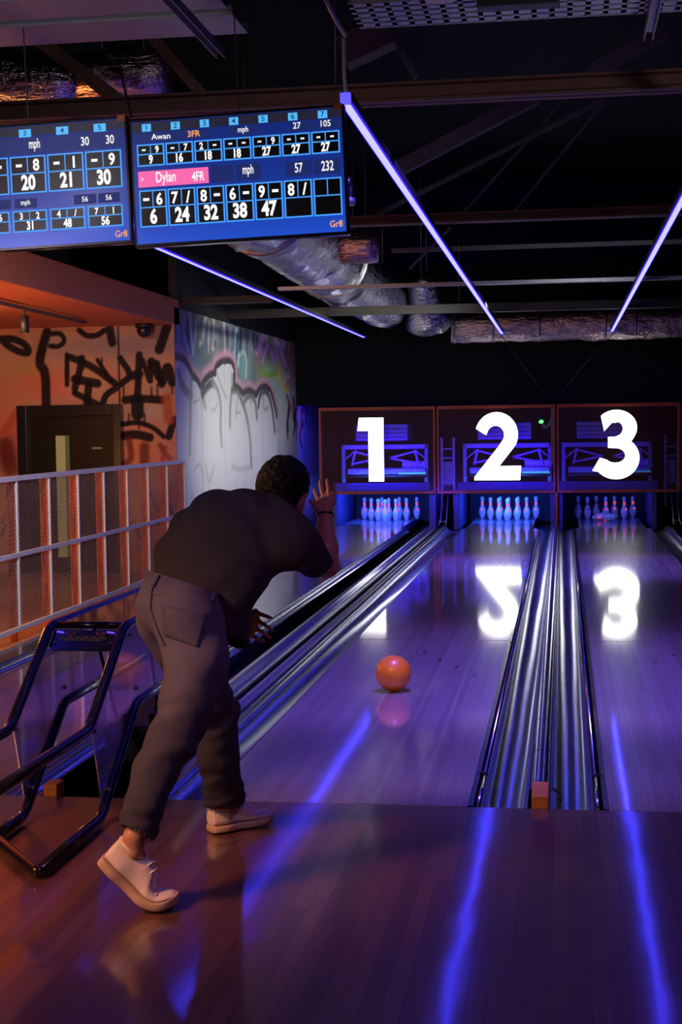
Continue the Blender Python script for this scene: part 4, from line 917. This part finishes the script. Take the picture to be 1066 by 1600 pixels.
MB().lathe([(.085, -.04), (.085, -.08), (.07, -.125), (.04, -.15), (0, -.158)], c, 18).build('camera_dome', plain('smoked_dome', (.01, .01, .012), .08, coat=1), t)

# ================================================================== BALL
bc = at(615, 1052, Z=.109)
R_B = .109
ball = MB().lathe([(R_B*math.sin(PI*i/32), -R_B*math.cos(PI*i/32)) for i in range(33)], (0, 0, 0), 48).build('bowling_ball', plain('orange_ball', (.92, .24, .02), .35, coat=.3, var=.15, scale=6))
ball.location = bc; tag(ball, 'orange bowling ball rolling on the middle lane', 'bowling ball')
h = MB()
for a_, e_ in ((.5, .75), (.2, .62), (.42, .28)):
    d = Vector((math.cos(a_)*math.cos(e_), math.sin(a_)*math.cos(e_)+.25, math.sin(e_))).normalized()
    MB().lathe([(0, .0006), (.0125, .0004), (.0135, -.003)], d*(R_B-.0002), 14, rot_to(d)).build('finger_hole', M_BLACK, ball)
# ================================================================== THE BOWLER
def nets(f, lo, hi, h):
    """surface nets on a sparse fine grid around the zero level of f(points)"""
    lo = np.array(lo, float); hi = np.array(hi, float); K = 4; H = h*K
    nc = np.ceil((hi-lo)/H).astype(int)+1
    G = np.stack(np.meshgrid(*[lo[i]+H*np.arange(nc[i]+1) for i in range(3)], indexing='ij'), -1)
    Dc = np.concatenate([f(c) for c in np.array_split(G.reshape(-1, 3), max(1, G.size//900000))]).reshape(G.shape[:3])
    m = np.full(tuple(nc), 1e9)
    mn = np.full(tuple(nc), 1e9); mxx = np.full(tuple(nc), -1e9)
    for i in (0, 1):
        for j in (0, 1):
            for k in (0, 1):
                s = Dc[i:i+nc[0], j:j+nc[1], k:k+nc[2]]; m = np.minimum(m, np.abs(s)); mn = np.minimum(mn, s); mxx = np.maximum(mxx, s)
    act = (m < H*1.1) | ((mn < 0) & (mxx > 0))
    nf = nc*K+1
    D = np.repeat(np.repeat(np.repeat(np.sign(Dc[:-1, :-1, :-1]), K, 0), K, 1), K, 2)
    D = np.pad(D, ((0, 1),)*3, mode='edge'); M = np.zeros(tuple(nf), bool)
    A = np.repeat(np.repeat(np.repeat(act, K, 0), K, 1), K, 2)
    for i in (0, 1):
        for j in (0, 1):
            for k in (0, 1): M[i:i+A.shape[0], j:j+A.shape[1], k:k+A.shape[2]] |= A
    idx = np.argwhere(M)
    D[M] = np.concatenate([f(lo+h*c) for c in np.array_split(idx, max(1, len(idx)//200000))])
    S = D < 0; cnt = np.zeros([n-1 for n in D.shape], np.int8); ac = np.zeros(cnt.shape+(3,))
    def sl(o): return tuple(slice(o[a], D.shape[a]-1+o[a]) for a in range(3))
    for ax in range(3):
        o1 = [(0, 0), (0, 1), (1, 0), (1, 1)]
        for p, q in o1:
            a = [0, 0, 0]; rest = [x for x in range(3) if x != ax]; a[rest[0]] = p; a[rest[1]] = q
            b = list(a); b[ax] = 1
            d0, d1 = D[sl(a)], D[sl(b)]; x = (d0 < 0) != (d1 < 0)
            t = d0[x]/(d0[x]-d1[x]); pos = np.array(a, float)[None].repeat(len(t), 0); pos[:, ax] = t
            ac[x] += pos; cnt[x] += 1
    cells = np.argwhere(cnt > 0); vid = np.full(cnt.shape, -1); vid[tuple(cells.T)] = np.arange(len(cells))
    V = lo+h*(cells+ac[tuple(cells.T)]/cnt[tuple(cells.T)][:, None]); F = []
    for ax in range(3):
        u, v = [(1, 2), (2, 0), (0, 1)][ax]
        a = D[tuple(slice(0, D.shape[i]-1) if i == ax else slice(1, D.shape[i]-1) for i in range(3))]
        b = D[tuple(slice(1, D.shape[i]) if i == ax else slice(1, D.shape[i]-1) for i in range(3))]
        e = np.argwhere((a < 0) != (b < 0)); flip = a[tuple(e.T)] < 0
        e[:, u] += 1; e[:, v] += 1
        def c(du, dv):
            q = e.copy(); q[:, u] -= du; q[:, v] -= dv; return vid[tuple(q.T)]
        q = np.stack([c(0, 0), c(1, 0), c(1, 1), c(0, 1)], 1)
        q[~flip] = q[~flip][:, ::-1]; F.append(q)
    F = np.concatenate(F); F = F[(F >= 0).all(1)]
    return V, F
def cone(a, b, ra, rb):
    a, b = np.array(a, float), np.array(b, float); ab = b-a; L = ab@ab+1e-12
    def f(p):
        t = np.clip(((p-a)@ab)/L, 0, 1); return np.linalg.norm(p-a-t[:, None]*ab, axis=1)-(ra+(rb-ra)*t)
    return f
def chain(pts, rs): return [cone(a, b, ra, rb) for a, b, ra, rb in zip(pts[:-1], pts[1:], rs[:-1], rs[1:])]
def ell(c, R, r):
    c = np.array(c, float); R = np.array(R, float); r = np.array(r, float)
    def f(p):
        q = (p-c)@R.T; k0 = np.linalg.norm(q/r, axis=1); k1 = np.linalg.norm(q/r**2, axis=1)+1e-9; return k0*(k0-1)/k1
    return f
def loft(st):
    """stations (centre, side axis, depth axis, side radius, depth radius)"""
    segs = list(zip(st[:-1], st[1:]))
    def f(p):
        out = np.full(len(p), 1e9)
        for (c0, x0, y0, a0, b0), (c1, x1, y1, a1, b1) in segs:
            c0, c1, x0, x1, y0, y1 = [np.array(q, float) for q in (c0, c1, x0, x1, y0, y1)]
            ab = c1-c0; L = ab@ab; t = np.clip(((p-c0)@ab)/L, 0, 1)[:, None]
            q = p-c0-t*ab; X = x0+(x1-x0)*t; Y = y0+(y1-y0)*t
            a = (a0+(a1-a0)*t[:, 0]); b = (b0+(b1-b0)*t[:, 0])
            u = (q*X).sum(1); v = (q*Y).sum(1); w = q-u[:, None]*X-v[:, None]*Y; w = np.linalg.norm(w, axis=1)
            r = np.minimum(a, b); k = np.sqrt((u/a)**2+(v/b)**2+(w/r)**2)
            out = smin(out, (k-1)*r*.9, .012) if out[0] < 1e8 else (k-1)*r*.9
        return out
    return f
def smin(a, b, k):
    h = np.clip(.5+.5*(b-a)/k, 0, 1); return b+(a-b)*h-k*h*(1-h)
def union(fs, k=.02):
    def f(p):
        d = fs[0](p)
        for g_ in fs[1:]: d = smin(d, g_(p), k)
        return d
    return f
def mesh_obj(name, V, F, mat, parent, keep=None, solid=0, smooth=2):
    if keep is not None:
        hv = keep(V); fm = (hv[F] <= 0).any(1); F = F[fm]
        # pull the overhanging vertices back onto the cutting line
        g_ = np.zeros_like(V); e = 1e-4
        for a in range(3):
            dv_ = np.zeros(3); dv_[a] = e; g_[:, a] = (keep(V+dv_)-hv)/e
        over = hv > 0; V = V.copy(); V[over] -= (g_*hv[:, None]/np.maximum((g_**2).sum(1), 1e-6)[:, None])[over]
    usedv = np.unique(F); mp = np.full(len(V), -1); mp[usedv] = np.arange(len(usedv)); V = V[usedv]; F = mp[F]
    me = bpy.data.meshes.new(name); po = np.zeros(3); b = parent
    while b is not None: po += np.array(b.location); b = b.parent
    me.from_pydata((V-po).tolist(), [], F.tolist()); me.update(); me.polygons.foreach_set('use_smooth', [True]*len(F))
    me.materials.append(mat); o = bpy.data.objects.new(name, me); C.objects.link(o)
    if parent is not None: o.parent = parent
    if smooth:
        s = o.modifiers.new('smooth', 'SMOOTH'); s.factor = .5; s.iterations = smooth
    if solid:
        s = o.modifiers.new('solid', 'SOLIDIFY'); s.thickness = solid; s.offset = -1
    return o
N = lambda v: np.array(v, float)/np.linalg.norm(v)
def J(x, y, Y): return at(x, y, Y=Y)

# ---- joints (hips, knees, ankles, spine, arms)
hipR, kneeR, ankR = J(300, 972, -1.10), J(284, 1135, -1.26), J(211, 1306, -1.45)
hipL, kneeL, ankL = J(252, 965, -.96), J(337, 1112, -.68), J(350, 1262, -.47)
pelvis, waist = J(284, 950, -1.03), J(306, 905, -.97)
shR, elR, wrR = J(458, 846, -.88), J(511, 884, -.64), J(508, 806, -.56)
shL, elL, wrL = J(338, 806, -.76), J(318, 900, -.55), J(380, 972, -.66)
c7, headc = J(437, 800, -.78), J(445, 769, -.68)
S_ = N((.655, .45, .605)); R_ = N((.75, -.31, -.585)); B_ = np.cross(R_, S_)          # along the back, to the right, out of the back

# ---- materials
def cloth(name, cols, scale, bumps, rough=.9, weave=900):
    t = NT(name); n1 = t.noise(scale, None, 4, .6)
    t.l(t.ramp(n1.outputs['Fac'], cols), t.b.inputs['Base Color']); t.set(Roughness=rough); t.b.inputs['Specular IOR Level'].default_value = .2
    n2 = t.noise(bumps, None, 3, .55); t.bump(n2.outputs['Fac'], .35, .012); return t.m
M_SHIRT = cloth('dark_taupe_jersey', ((.3, (.052, .048, .052)), (.7, (.068, .062, .068))), 6, 9)
M_JEANS0 = cloth('washed_charcoal_denim', ((.28, (.068, .072, .115)), (.55, (.115, .12, .19)), (.8, (.17, .175, .26))), 7, 16)
def denim():
    t = NT('washed_dark_denim'); tc = t.n('ShaderNodeTexCoord'); sx = t.n('ShaderNodeSeparateXYZ'); t.l(tc.outputs['Object'], sx.inputs[0])
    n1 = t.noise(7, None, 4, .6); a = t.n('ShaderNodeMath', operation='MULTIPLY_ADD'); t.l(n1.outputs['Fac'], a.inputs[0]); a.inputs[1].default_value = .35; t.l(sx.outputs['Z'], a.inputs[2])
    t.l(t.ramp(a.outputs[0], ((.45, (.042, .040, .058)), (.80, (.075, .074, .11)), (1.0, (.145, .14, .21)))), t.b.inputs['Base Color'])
    t.set(Roughness=.9); t.b.inputs['Specular IOR Level'].default_value = .2; n2 = t.noise(18, None, 3, .55); t.bump(n2.outputs['Fac'], .35, .012); return t.m
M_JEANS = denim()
M_SKIN = plain('skin', (.58, .30, .20), .5, var=.08, scale=18)
M_HAIR = NT('dark_hair'); M_HAIR.set(Roughness=.6); M_HAIR.b.inputs['Specular IOR Level'].default_value = .2; hn = M_HAIR.noise(1, M_HAIR.coords((60, 60, 20)), 3); M_HAIR.l(M_HAIR.ramp(hn.outputs['Fac'], ((.3, (.003, .0025, .0025)), (.7, (.011, .008, .007)))), M_HAIR.b.inputs['Base Color']); M_HAIR.bump(hn.outputs['Fac'], .6, .02); M_HAIR = M_HAIR.m
M_SHOE = plain('off_white_leather', (.74, .66, .60), .5, var=.06, scale=25)
M_SOLE = plain('tan_rubber_sole', (.50, .36, .25), .7, var=.08, scale=30)
M_LACE = plain('white_lace', (.8, .78, .78), .7)

# ---- body: one continuous skin surface
fwd = N((.42, .88, -.18)); up = N(np.array((.12, .10, 1))-fwd*np.dot((.12, .10, 1), fwd)); rgt = np.cross(fwd, up)
HR = np.array([rgt, fwd, up])
def hp(x, y, z): return headc+rgt*x+fwd*y+up*z
parts = [ell(headc+up*.012, HR, (.078, .097, .108)), ell(hp(0, .035, -.055), HR, (.058, .062, .062)), ell(hp(0, .098, -.022), HR, (.013, .020, .026)),
         ell(hp(.079, -.005, -.022), HR, (.010, .021, .032)), ell(hp(-.079, -.005, -.022), HR, (.010, .021, .032)),
         ell(hp(0, .092, -.066), HR, (.024, .012, .012)), ell(hp(.03, .078, .012), HR, (.018, .014, .010)), ell(hp(-.03, .078, .012), HR, (.018, .014, .010)), cone(c7-S_*.03, headc-up*.05-fwd*.015, .062, .056),
         loft([(J(306, 905, -.88), R_, B_, .13, .08), (J(345, 862, -.91), R_, B_, .15, .095), (J(385, 832, -.85), R_, B_, .155, .10), (J(425, 808, -.80), R_, B_, .10, .07)]),
         *chain([shR, elR], [.056, .043]), *chain([elR, elR+(wrR-elR)*.35, wrR], [.042, .043, .028]),
         *chain([shL, elL], [.056, .043]), *chain([elL, elL+(wrL-elL)*.35, wrL], [.042, .043, .028]),
         ell(pelvis-B_*.03, np.array([R_, B_, S_]), (.12, .06, .10)), *chain([hipR, kneeR, ankR], [.08, .055, .034]), *chain([hipL, kneeL, ankL], [.08, .055, .036]),
         *chain([ankR, J(211, 1330, -1.455)], [.033, .028]), *chain([ankL, J(352, 1285, -.46)], [.036, .034])]
bodyf = union(parts, .025)
def hand(wr, kn, fing, th, pr):
    """wrist, knuckle points, finger joints and thumb -> pieces with small blends"""
    palm = [cone(wr, k_, .021, .0125) for k_ in kn]+[cone(kn[i], kn[i+1], .0125, .0125) for i in range(len(kn)-1)]
    fs = []
    for f_ in fing: fs += chain(f_, [.0088, .0080, .0074, .0064][:len(f_)])
    tt = chain(th, [.015, .0115, .0088])
    pf = union(palm, .012); ff = [union(fs[i*3:(i+1)*3], .004) for i in range(len(fing))]; tf = union(tt, .004)
    def f(p):
        d = pf(p); 
        for g_ in ff: d = smin(d, g_(p), .005)
        return smin(d, tf(p), .010)
    return f
def fing(px, Ys): return [J(x, y, Y) for (x, y), Y in zip(px, Ys)]
# right hand raised, back of the hand to the camera, thumb towards the head
rk = [J(500, 787, -.545), J(507, 781, -.535), J(514, 780, -.53), J(520, 784, -.525)]
rf = [fing(((500, 787), (496, 778), (493, 771), (491, 765)), (-.545, -.53, -.515, -.505)), fing(((507, 781), (503, 769), (501, 760), (500, 752)), (-.535, -.52, -.505, -.495)),
      fing(((514, 780), (513, 767), (512, 758), (511, 749)), (-.53, -.515, -.495, -.48)), fing(((520, 784), (522, 774), (523, 766), (522, 759)), (-.525, -.505, -.49, -.475))]
handR = hand(wrR+np.array((0, 0, .012)), rk, rf, [J(504, 800, -.56), J(494, 792, -.575), J(485, 782, -.59)], None)
# left hand hanging below the chest, fingers pointing right
lk = [J(399, 957, -.70), J(400, 969, -.69), J(397, 981, -.68), J(391, 991, -.67)]
lf = [fing(((399, 957), (408, 960), (417, 963), (424, 966)), (-.70, -.70, -.69, -.68)), fing(((400, 969), (410, 974), (419, 980), (426, 985)), (-.69, -.69, -.68, -.67)),
      fing(((397, 981), (407, 986), (416, 992), (423, 996)), (-.68, -.68, -.67, -.66)), fing(((391, 991), (399, 996), (407, 1000), (414, 1002)), (-.67, -.67, -.66, -.65))]
handL = hand(wrL, lk, lf, [J(380, 966, -.71), J(387, 961, -.72), J(394, 959, -.72)], None)
def skinf(p):
    d = bodyf(p); return smin(smin(d, handR(p), .012), handL(p), .012)
V, F = nets(skinf, (-1.9, -1.65, .0), (-.55, -.30, 1.75), .0045)
person = mesh_obj('person', V, F, M_SKIN, None, smooth=1)
tag(person, 'man seen from behind bending forward to bowl, right hand raised, in dark shirt and jeans', 'person')

# ---- shirt
def wr_noise(p, s, amp):
    return amp*(np.sin(p[:, 0]*s+2*np.sin(p[:, 2]*s*.6))+np.sin(p[:, 2]*s*1.3+1.7*np.sin(p[:, 0]*s*.7+p[:, 1]*s*.5)))*.5
Rh = N((.78, -.22, -.50))
sts = [(J(322, 985, -.93), Rh, B_, .185, .12), (J(315, 946, -.93), Rh, B_, .212, .125), (J(318, 905, -.92), R_, B_, .228, .135), (J(340, 866, -.90), R_, B_, .222, .135), (J(368, 842, -.87), R_, B_, .205, .132),
       (J(402, 822, -.84), R_, B_, .172, .110), (J(428, 806, -.80), R_, B_, .095, .085), (c7+S_*.012, R_, B_, .076, .072)]
sleeveR_end = shR+(elR-shR)*.66; sleeveL_end = shL+(elL-shL)*.62
sf = union([loft(sts), *chain([shR-R_*.05, shR, sleeveR_end], [.088, .086, .080]), *chain([shL+R_*.04, shL, sleeveL_end], [.09, .086, .08])], .05)
def shirtf(p): return sf(p)+.002*np.sin(((p-waist)@S_)*42+5*((p-waist)@R_)+1.5*np.sin(((p-waist)@R_)*14))*np.exp(-(((p-waist)@S_-.05)/.16)**2)+wr_noise(p, 26, .004)+wr_noise(p[:, [1, 2, 0]], 55, .0016)
hem_n = N(-S_*.42-np.array((0, 0, .75))); hem_p = J(285, 911, -1.08)
dR = N(elR-shR); dL = N(elL-shL)
aR = J(425, 850, -.85)
def keep_shirt(p):
    hem = (p-hem_p)@hem_n-.055-.062*np.exp(-((((p-hem_p)@R_)-.19)/.10)**2)-.05*np.clip((hem_p-p)@B_/.2, 0, 1.2)
    col = (p-(c7+S_*.028))@S_
    # only near the sleeves
    eR = np.where(np.linalg.norm(p-sleeveR_end, axis=1) < .16, (p-sleeveR_end)@dR, -1)
    eL = np.where(np.linalg.norm(p-sleeveL_end, axis=1) < .16, (p-sleeveL_end)@dL, -1)
    return np.maximum(np.maximum(hem, col), np.maximum(eR, eL))
V, F = nets(shirtf, (-2.0, -1.5, .55), (-.55, -.35, 1.65), .008)
shirt = mesh_obj('shirt', V, F, M_SHIRT, person, keep=keep_shirt, solid=.006)
shirt['label'] = 'dark taupe short sleeved shirt'

# ---- jeans
PB = N(B_*.8+np.array((0, -.5, 0))); PR = R_
legR = chain([hipR+np.array((.0, 0, -.03)), J(308, 1035, -1.16), J(293, 1095, -1.22), J(277, 1142, -1.27), J(242, 1205, -1.34), J(223, 1268, -1.42), J(214, 1302, -1.45)], [.120, .112, .097, .088, .074, .066, .066])
legL = chain([hipL+np.array((.02, 0, 0)), J(302, 1040, -.82), kneeL, J(341, 1180, -.60), J(349, 1235, -.51), J(350, 1252, -.48)], [.115, .105, .086, .080, .078, .082])
jf0 = union([loft([(J(286, 905, -1.02), N((.82, -.2, -.40)), PB, .150, .112), (J(285, 945, -1.03), N((.85, -.25, -.3)), PB, .152, .125)]),
             ell(J(292, 968, -1.115), np.eye(3), (.118, .115, .118)), ell(J(253, 950, -1.02), np.eye(3), (.090, .11, .11))], .03)
jl = union(legR, .02); jl2 = union(legL, .02)
crotch = cone(J(262, 1018, -1.13), J(252, 975, -1.17), .004, .004)
kR, kL = J(270, 1140, -1.33), J(335, 1120, -.75)
aR_, aL_ = N(ankR-kneeR), N(ankL-kneeL)
def jeansf(p):
    d = smin(smin(jf0(p), jl(p), .035), jl2(p), .02)
    d = d+.010*np.exp(-(np.maximum(crotch(p), 0)/.010)**2)
    # creases behind the knees, bunching over the ankles
    for c, ax, s in ((kR, aR_, 1), (kL, aL_, 1)):
        q = p-c; al = q@ax; d = d+.006*np.sin(al*70+q[:, 0]*38+1.2*np.sin(q[:, 2]*30))*np.exp(-(al/.08)**2)
    for c, ax in ((J(220, 1280, -1.43), aR_), (J(350, 1240, -.5), aL_)):
        q = p-c; al = q@ax; d = d+.004*np.sin(al*110+q[:, 0]*45)*np.exp(-(al/.05)**2)
    return d+wr_noise(p, 34, .0028)
wb_n = N(S_*.5+np.array((0, 0, .8))); wb_p = J(288, 909, -1.03)
endR, endL = J(214, 1300, -1.45), J(350, 1253, -.48)
def keep_jeans(p):
    eR = np.where(np.linalg.norm(p-endR, axis=1) < .2, (p-endR)@aR_+.0+.0*p[:, 0], -1)
    eL = np.where(np.linalg.norm(p-endL, axis=1) < .2, (p-endL)@N((.0, .1, -1)), -1)
    return np.maximum((p-wb_p)@wb_n, np.maximum(eR, eL))
V, F = nets(jeansf, (-1.95, -1.65, .02), (-.75, -.30, 1.25), .007)
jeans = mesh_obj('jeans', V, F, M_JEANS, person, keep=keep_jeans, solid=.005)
jeans['label'] = 'washed charcoal jeans with frayed cuffs'
for c_, ax_, rr_ in ((endR, aR_, .064), (endL, N((0, .1, -1)), .080)):
    u_ = N(np.cross(ax_, (0, 1, .3))); v_ = np.cross(ax_, u_); fr_ = MB()
    for k in range(46):
        a_ = 2*PI*k/46; d_ = u_*math.cos(a_)+v_*math.sin(a_); s_ = c_+d_*rr_-ax_*.006
        fr_.tube([s_, s_+ax_*(.010+RNG.uniform(0, .012))+d_*RNG.uniform(-.003, .004)], .0014, 4)
    tag(fr_.build('frayed_hem', plain('frayed_threads', (.10, .09, .11), .9), jeans), kind='stuff')
# pocket, waistband, loops and seams laid over the denim
from mathutils.bvhtree import BVHTree
bpy.context.view_layer.update()
bv = BVHTree.FromObject(jeans, bpy.context.evaluated_depsgraph_get())
pl0 = Vector(person.location)
def onto(x, y, off):
    d = CF+CR*(x-533)/FPX-CU*(y-800)/FPX; o_ = Vector(CAM)-pl0
    h = bv.ray_cast(o_, Vector(d).normalized())
    if h[0] is None: return None
    return h[0]+h[1]*off+pl0
def patch(quad, off, name, mat, nu=10, nv=8, th=.004):
    (a, b, c, d) = quad; g_ = {}; V = []; F = []
    for i in range(nu+1):
        for j in range(nv+1):
            u, v = i/nu, j/nv
            x = (a[0]*(1-u)+b[0]*u)*(1-v)+(d[0]*(1-u)+c[0]*u)*v; y = (a[1]*(1-u)+b[1]*u)*(1-v)+(d[1]*(1-u)+c[1]*u)*v
            p = onto(x, y, off)
            if p is not None: g_[i, j] = len(V); V.append(p)
    for i in range(nu):
        for j in range(nv):
            k = [(i, j), (i+1, j), (i+1, j+1), (i, j+1)]
            if all(q in g_ for q in k): F.append(tuple(g_[q] for q in k))
    m_ = MB().add(V, F, True); o = m_.build(name, mat, jeans); s = o.modifiers.new('s', 'SOLIDIFY'); s.thickness = th; s.offset = 0; return o
def line_on(pts, name, mat, r=.0022, off=.002, n=14):
    out = []
    for (x0, y0), (x1, y1) in zip(pts[:-1], pts[1:]):
        for k in range(n): 
            p = onto(x0+(x1-x0)*k/n, y0+(y1-y0)*k/n, off)
            if p is not None: out.append(p)
    if len(out) > 2: return MB().tube(out, r, 6).build(name, mat, jeans)
M_STITCH = plain('pale_stitching', (.24, .21, .23), .8); M_SEAM = plain('dark_seam', (.05, .045, .06), .9)
M_JEANS2 = cloth('faded_denim_pocket', ((.28, (.09, .09, .135)), (.55, (.125, .125, .185)), (.8, (.17, .17, .24))), 9, 16)
patch([(254, 945), (326, 960), (309, 1012), (258, 993)], .004, 'back_pocket', M_JEANS2)
line_on([(254, 947), (326, 962)], 'pocket_stitching', M_STITCH); line_on([(326, 962), (318, 990), (307, 1012)], 'pocket_stitching', M_STITCH)
line_on([(236, 929), (262, 926), (292, 930), (320, 939)], 'yoke_seam', M_STITCH); line_on([(249, 900), (238, 922), (236, 950), (246, 980), (260, 1012)], 'centre_seam', M_SEAM, .003)
patch([(246, 897), (251, 898), (243, 916), (238, 915)], .006, 'belt_loop', M_JEANS2, 3, 5); patch([(334, 925), (339, 928), (334, 941), (329, 938)], .006, 'belt_loop', M_JEANS2, 3, 5)
# ---- hair
def hairf(p):
    q = (p-headc)@HR.T
    d = ell(hp(0, -.018, .022), HR, (.098, .112, .116))(p)
    d = smin(d, ell(hp(0, -.055, -.055), HR, (.072, .055, .062))(p), .03)
    n = np.sin(q[:, 0]*95+2.5*np.sin(q[:, 2]*70))*np.sin(q[:, 2]*90+2*np.sin(q[:, 1]*80))+.7*np.sin(q[:, 1]*150+3*np.sin(q[:, 0]*110))*np.sin(q[:, 2]*140)
    d = d+.0035*n
    face = np.maximum(.030+.25*q[:, 2]-q[:, 1], -1)         # negative in front of the hairline
    d = np.maximum(d, -(face)*.9-.0)
    ear = np.linalg.norm((q-np.array([.085, .012, -.03]))/np.array([1, 1.1, 1.6]), axis=1)-.028
    ear2 = np.linalg.norm((q-np.array([-.085, .012, -.03]))/np.array([1, 1.1, 1.6]), axis=1)-.028
    return np.maximum(np.maximum(d, -ear), -ear2)
V, F = nets(hairf, headc-.2, headc+.2, .005)
hair = mesh_obj('hair', V, F, M_HAIR, person, smooth=0); hair['label'] = 'short wavy dark hair'
# ---- wrist band with a small bright clasp
ax_ = N(wrR-elR)
MB().lathe([(.0315, -.006), (.0335, 0), (.0315, .006)], wrR+ax_*.005, 18, rot_to(ax_)).build('wrist_band', M_BLACK, person)
cb = MB().box(wrR+CR*.031-CF*.008, (.009, .010, .014)).build('band_clasp', plain('bright_clasp', (.8, .8, .85), .2, .6), person)
# ---- shoes
def shoe(heel, toe_dir, upv, bend, label, sc=1.):
    X = N(toe_dir); Z = N(np.array(upv, float)-X*np.dot(upv, X)); Y = np.cross(Z, X)
    ts = np.linspace(.30, -.01, 125); ang = bend*np.clip((.245-ts)/.10, 0, 1); ang = np.where(ts > .245, 0, ang)
    cx_ = [.30]; cz_ = [0.]
    for k in range(1, 125): dl = ts[k-1]-ts[k]; cx_.append(cx_[-1]-dl*math.cos(ang[k])); cz_.append(cz_[-1]+dl*math.sin(ang[k]))
    cx_, cz_ = np.array(cx_), np.array(cz_)
    def T(x, y, z):
        # the sole rolls up over the ball of the foot
        a = np.interp(x, ts[::-1], ang[::-1]); px_ = np.interp(x, ts[::-1], cx_[::-1]); pz_ = np.interp(x, ts[::-1], cz_[::-1])
        return heel+(X*(px_+z*math.sin(a))+Y*y+Z*(pz_+z*math.cos(a)))*sc
    W_ = lambda x: .032+.020*min(1, x/.06)**.6-.010*math.exp(-((x-.11)/.04)**2)+(.004 if x > .15 else 0)*min(1, (x-.15)/.03)-(.0 if x < .23 else (.044*((x-.23)/.068)**2.2))
    xs = list(np.linspace(0, .296, 32))
    # sole
    V = []; F = []; n = 2
    pr = [(1.0, .002), (1.04, .012), (1.03, .030), (.98, .034)]
    for x in xs:
        wq = max(.004, W_(x)); lift = .018*max(0, (x-.22)/.076)**2
        ring = [(-wq*k, z+lift) for k, z in pr]+[(wq*k, z+lift) for k, z in reversed(pr)]
        V += [T(x, y, z) for y, z in ring]
    m8 = 8
    for i in range(len(xs)-1):
        for k in range(m8): F.append((i*m8+k, i*m8+(k+1) % m8, (i+1)*m8+(k+1) % m8, (i+1)*m8+k))
    F += [tuple(range(m8)), tuple((len(xs)-1)*m8+k for k in range(m8-1, -1, -1))]
    hz = lambda x: float(np.interp(x, [0, .03, .06, .09, .115, .15, .19, .225, .26, .296], [.116, .113, .106, .110, .120, .104, .077, .057, .050, .040]))
    U = []; G = []; q = 14
    for x in xs:
        wq = max(.004, W_(x)*.96); lift = .018*max(0, (x-.22)/.076)**2; top = hz(x)
        if x > .27: top = top-(.02*((x-.27)/.026)**2)
        slim = .84
        for k in range(q):
            a = PI*k/(q-1); cy = -math.cos(a); sz = math.sin(a)**.72
            y = wq*cy*(1-(1-slim)*sz**2*.55); U.append(T(x, y, .030+lift+(top-.030)*sz))
    for i in range(len(xs)-1):
        for k in range(q): G.append((i*q+k, i*q+(k+1) % q, (i+1)*q+(k+1) % q, (i+1)*q+k))
    G += [tuple(range(q)), tuple((len(xs)-1)*q+k for k in range(q-1, -1, -1))]
    up_ = MB().add(U, G, True).build('shoe', M_SHOE, person); up_['label'] = label
    b = up_.modifiers.new('sub', 'SUBSURF'); b.levels = 1; b.render_levels = 2
    so = MB().add(V, F, True).build('sole', M_SOLE, up_); b = so.modifiers.new('sub', 'SUBSURF'); b.levels = 1; b.render_levels = 1
    MB().tube([T(.045+.042*math.cos(a), .038*math.sin(a), .106+.004*math.cos(a)) for a in np.linspace(0, 2*PI, 24)[:-1]], .006, 8, closed=True).build('collar', M_SHOE, up_)
    for i in range(5):
        x = .118+i*.021; z = hz(x)
        MB().tube([T(x-.004, -.026, z-.012), T(x, -.012, z+.002), T(x+.004, .0, z+.004), T(x, .012, z+.002), T(x-.004, .026, z-.012)], .0035, 6).build('lace', M_LACE, up_)
    MB().tube([T(.226, y, .050+.006*math.cos(y*30)) for y in np.linspace(-.040, .040, 9)], .0025, 6).build('toe_seam', M_SHOE, up_)
    return up_
hl = at(328, 1303, Z=.0); shoe(hl+np.array((0, 0, .001)), np.array((.62, .60, 0)), (0, 0, 1), 0, 'left shoe flat on the boards, toe pointing to the lane')
tr_ = at(281, 1420, Z=.0); dX = N((.985, .10, 0)); shoe(tr_-dX*.296*1.15, dX, (0, 0, 1), math.radians(45), 'right shoe with the heel lifted', 1.15)
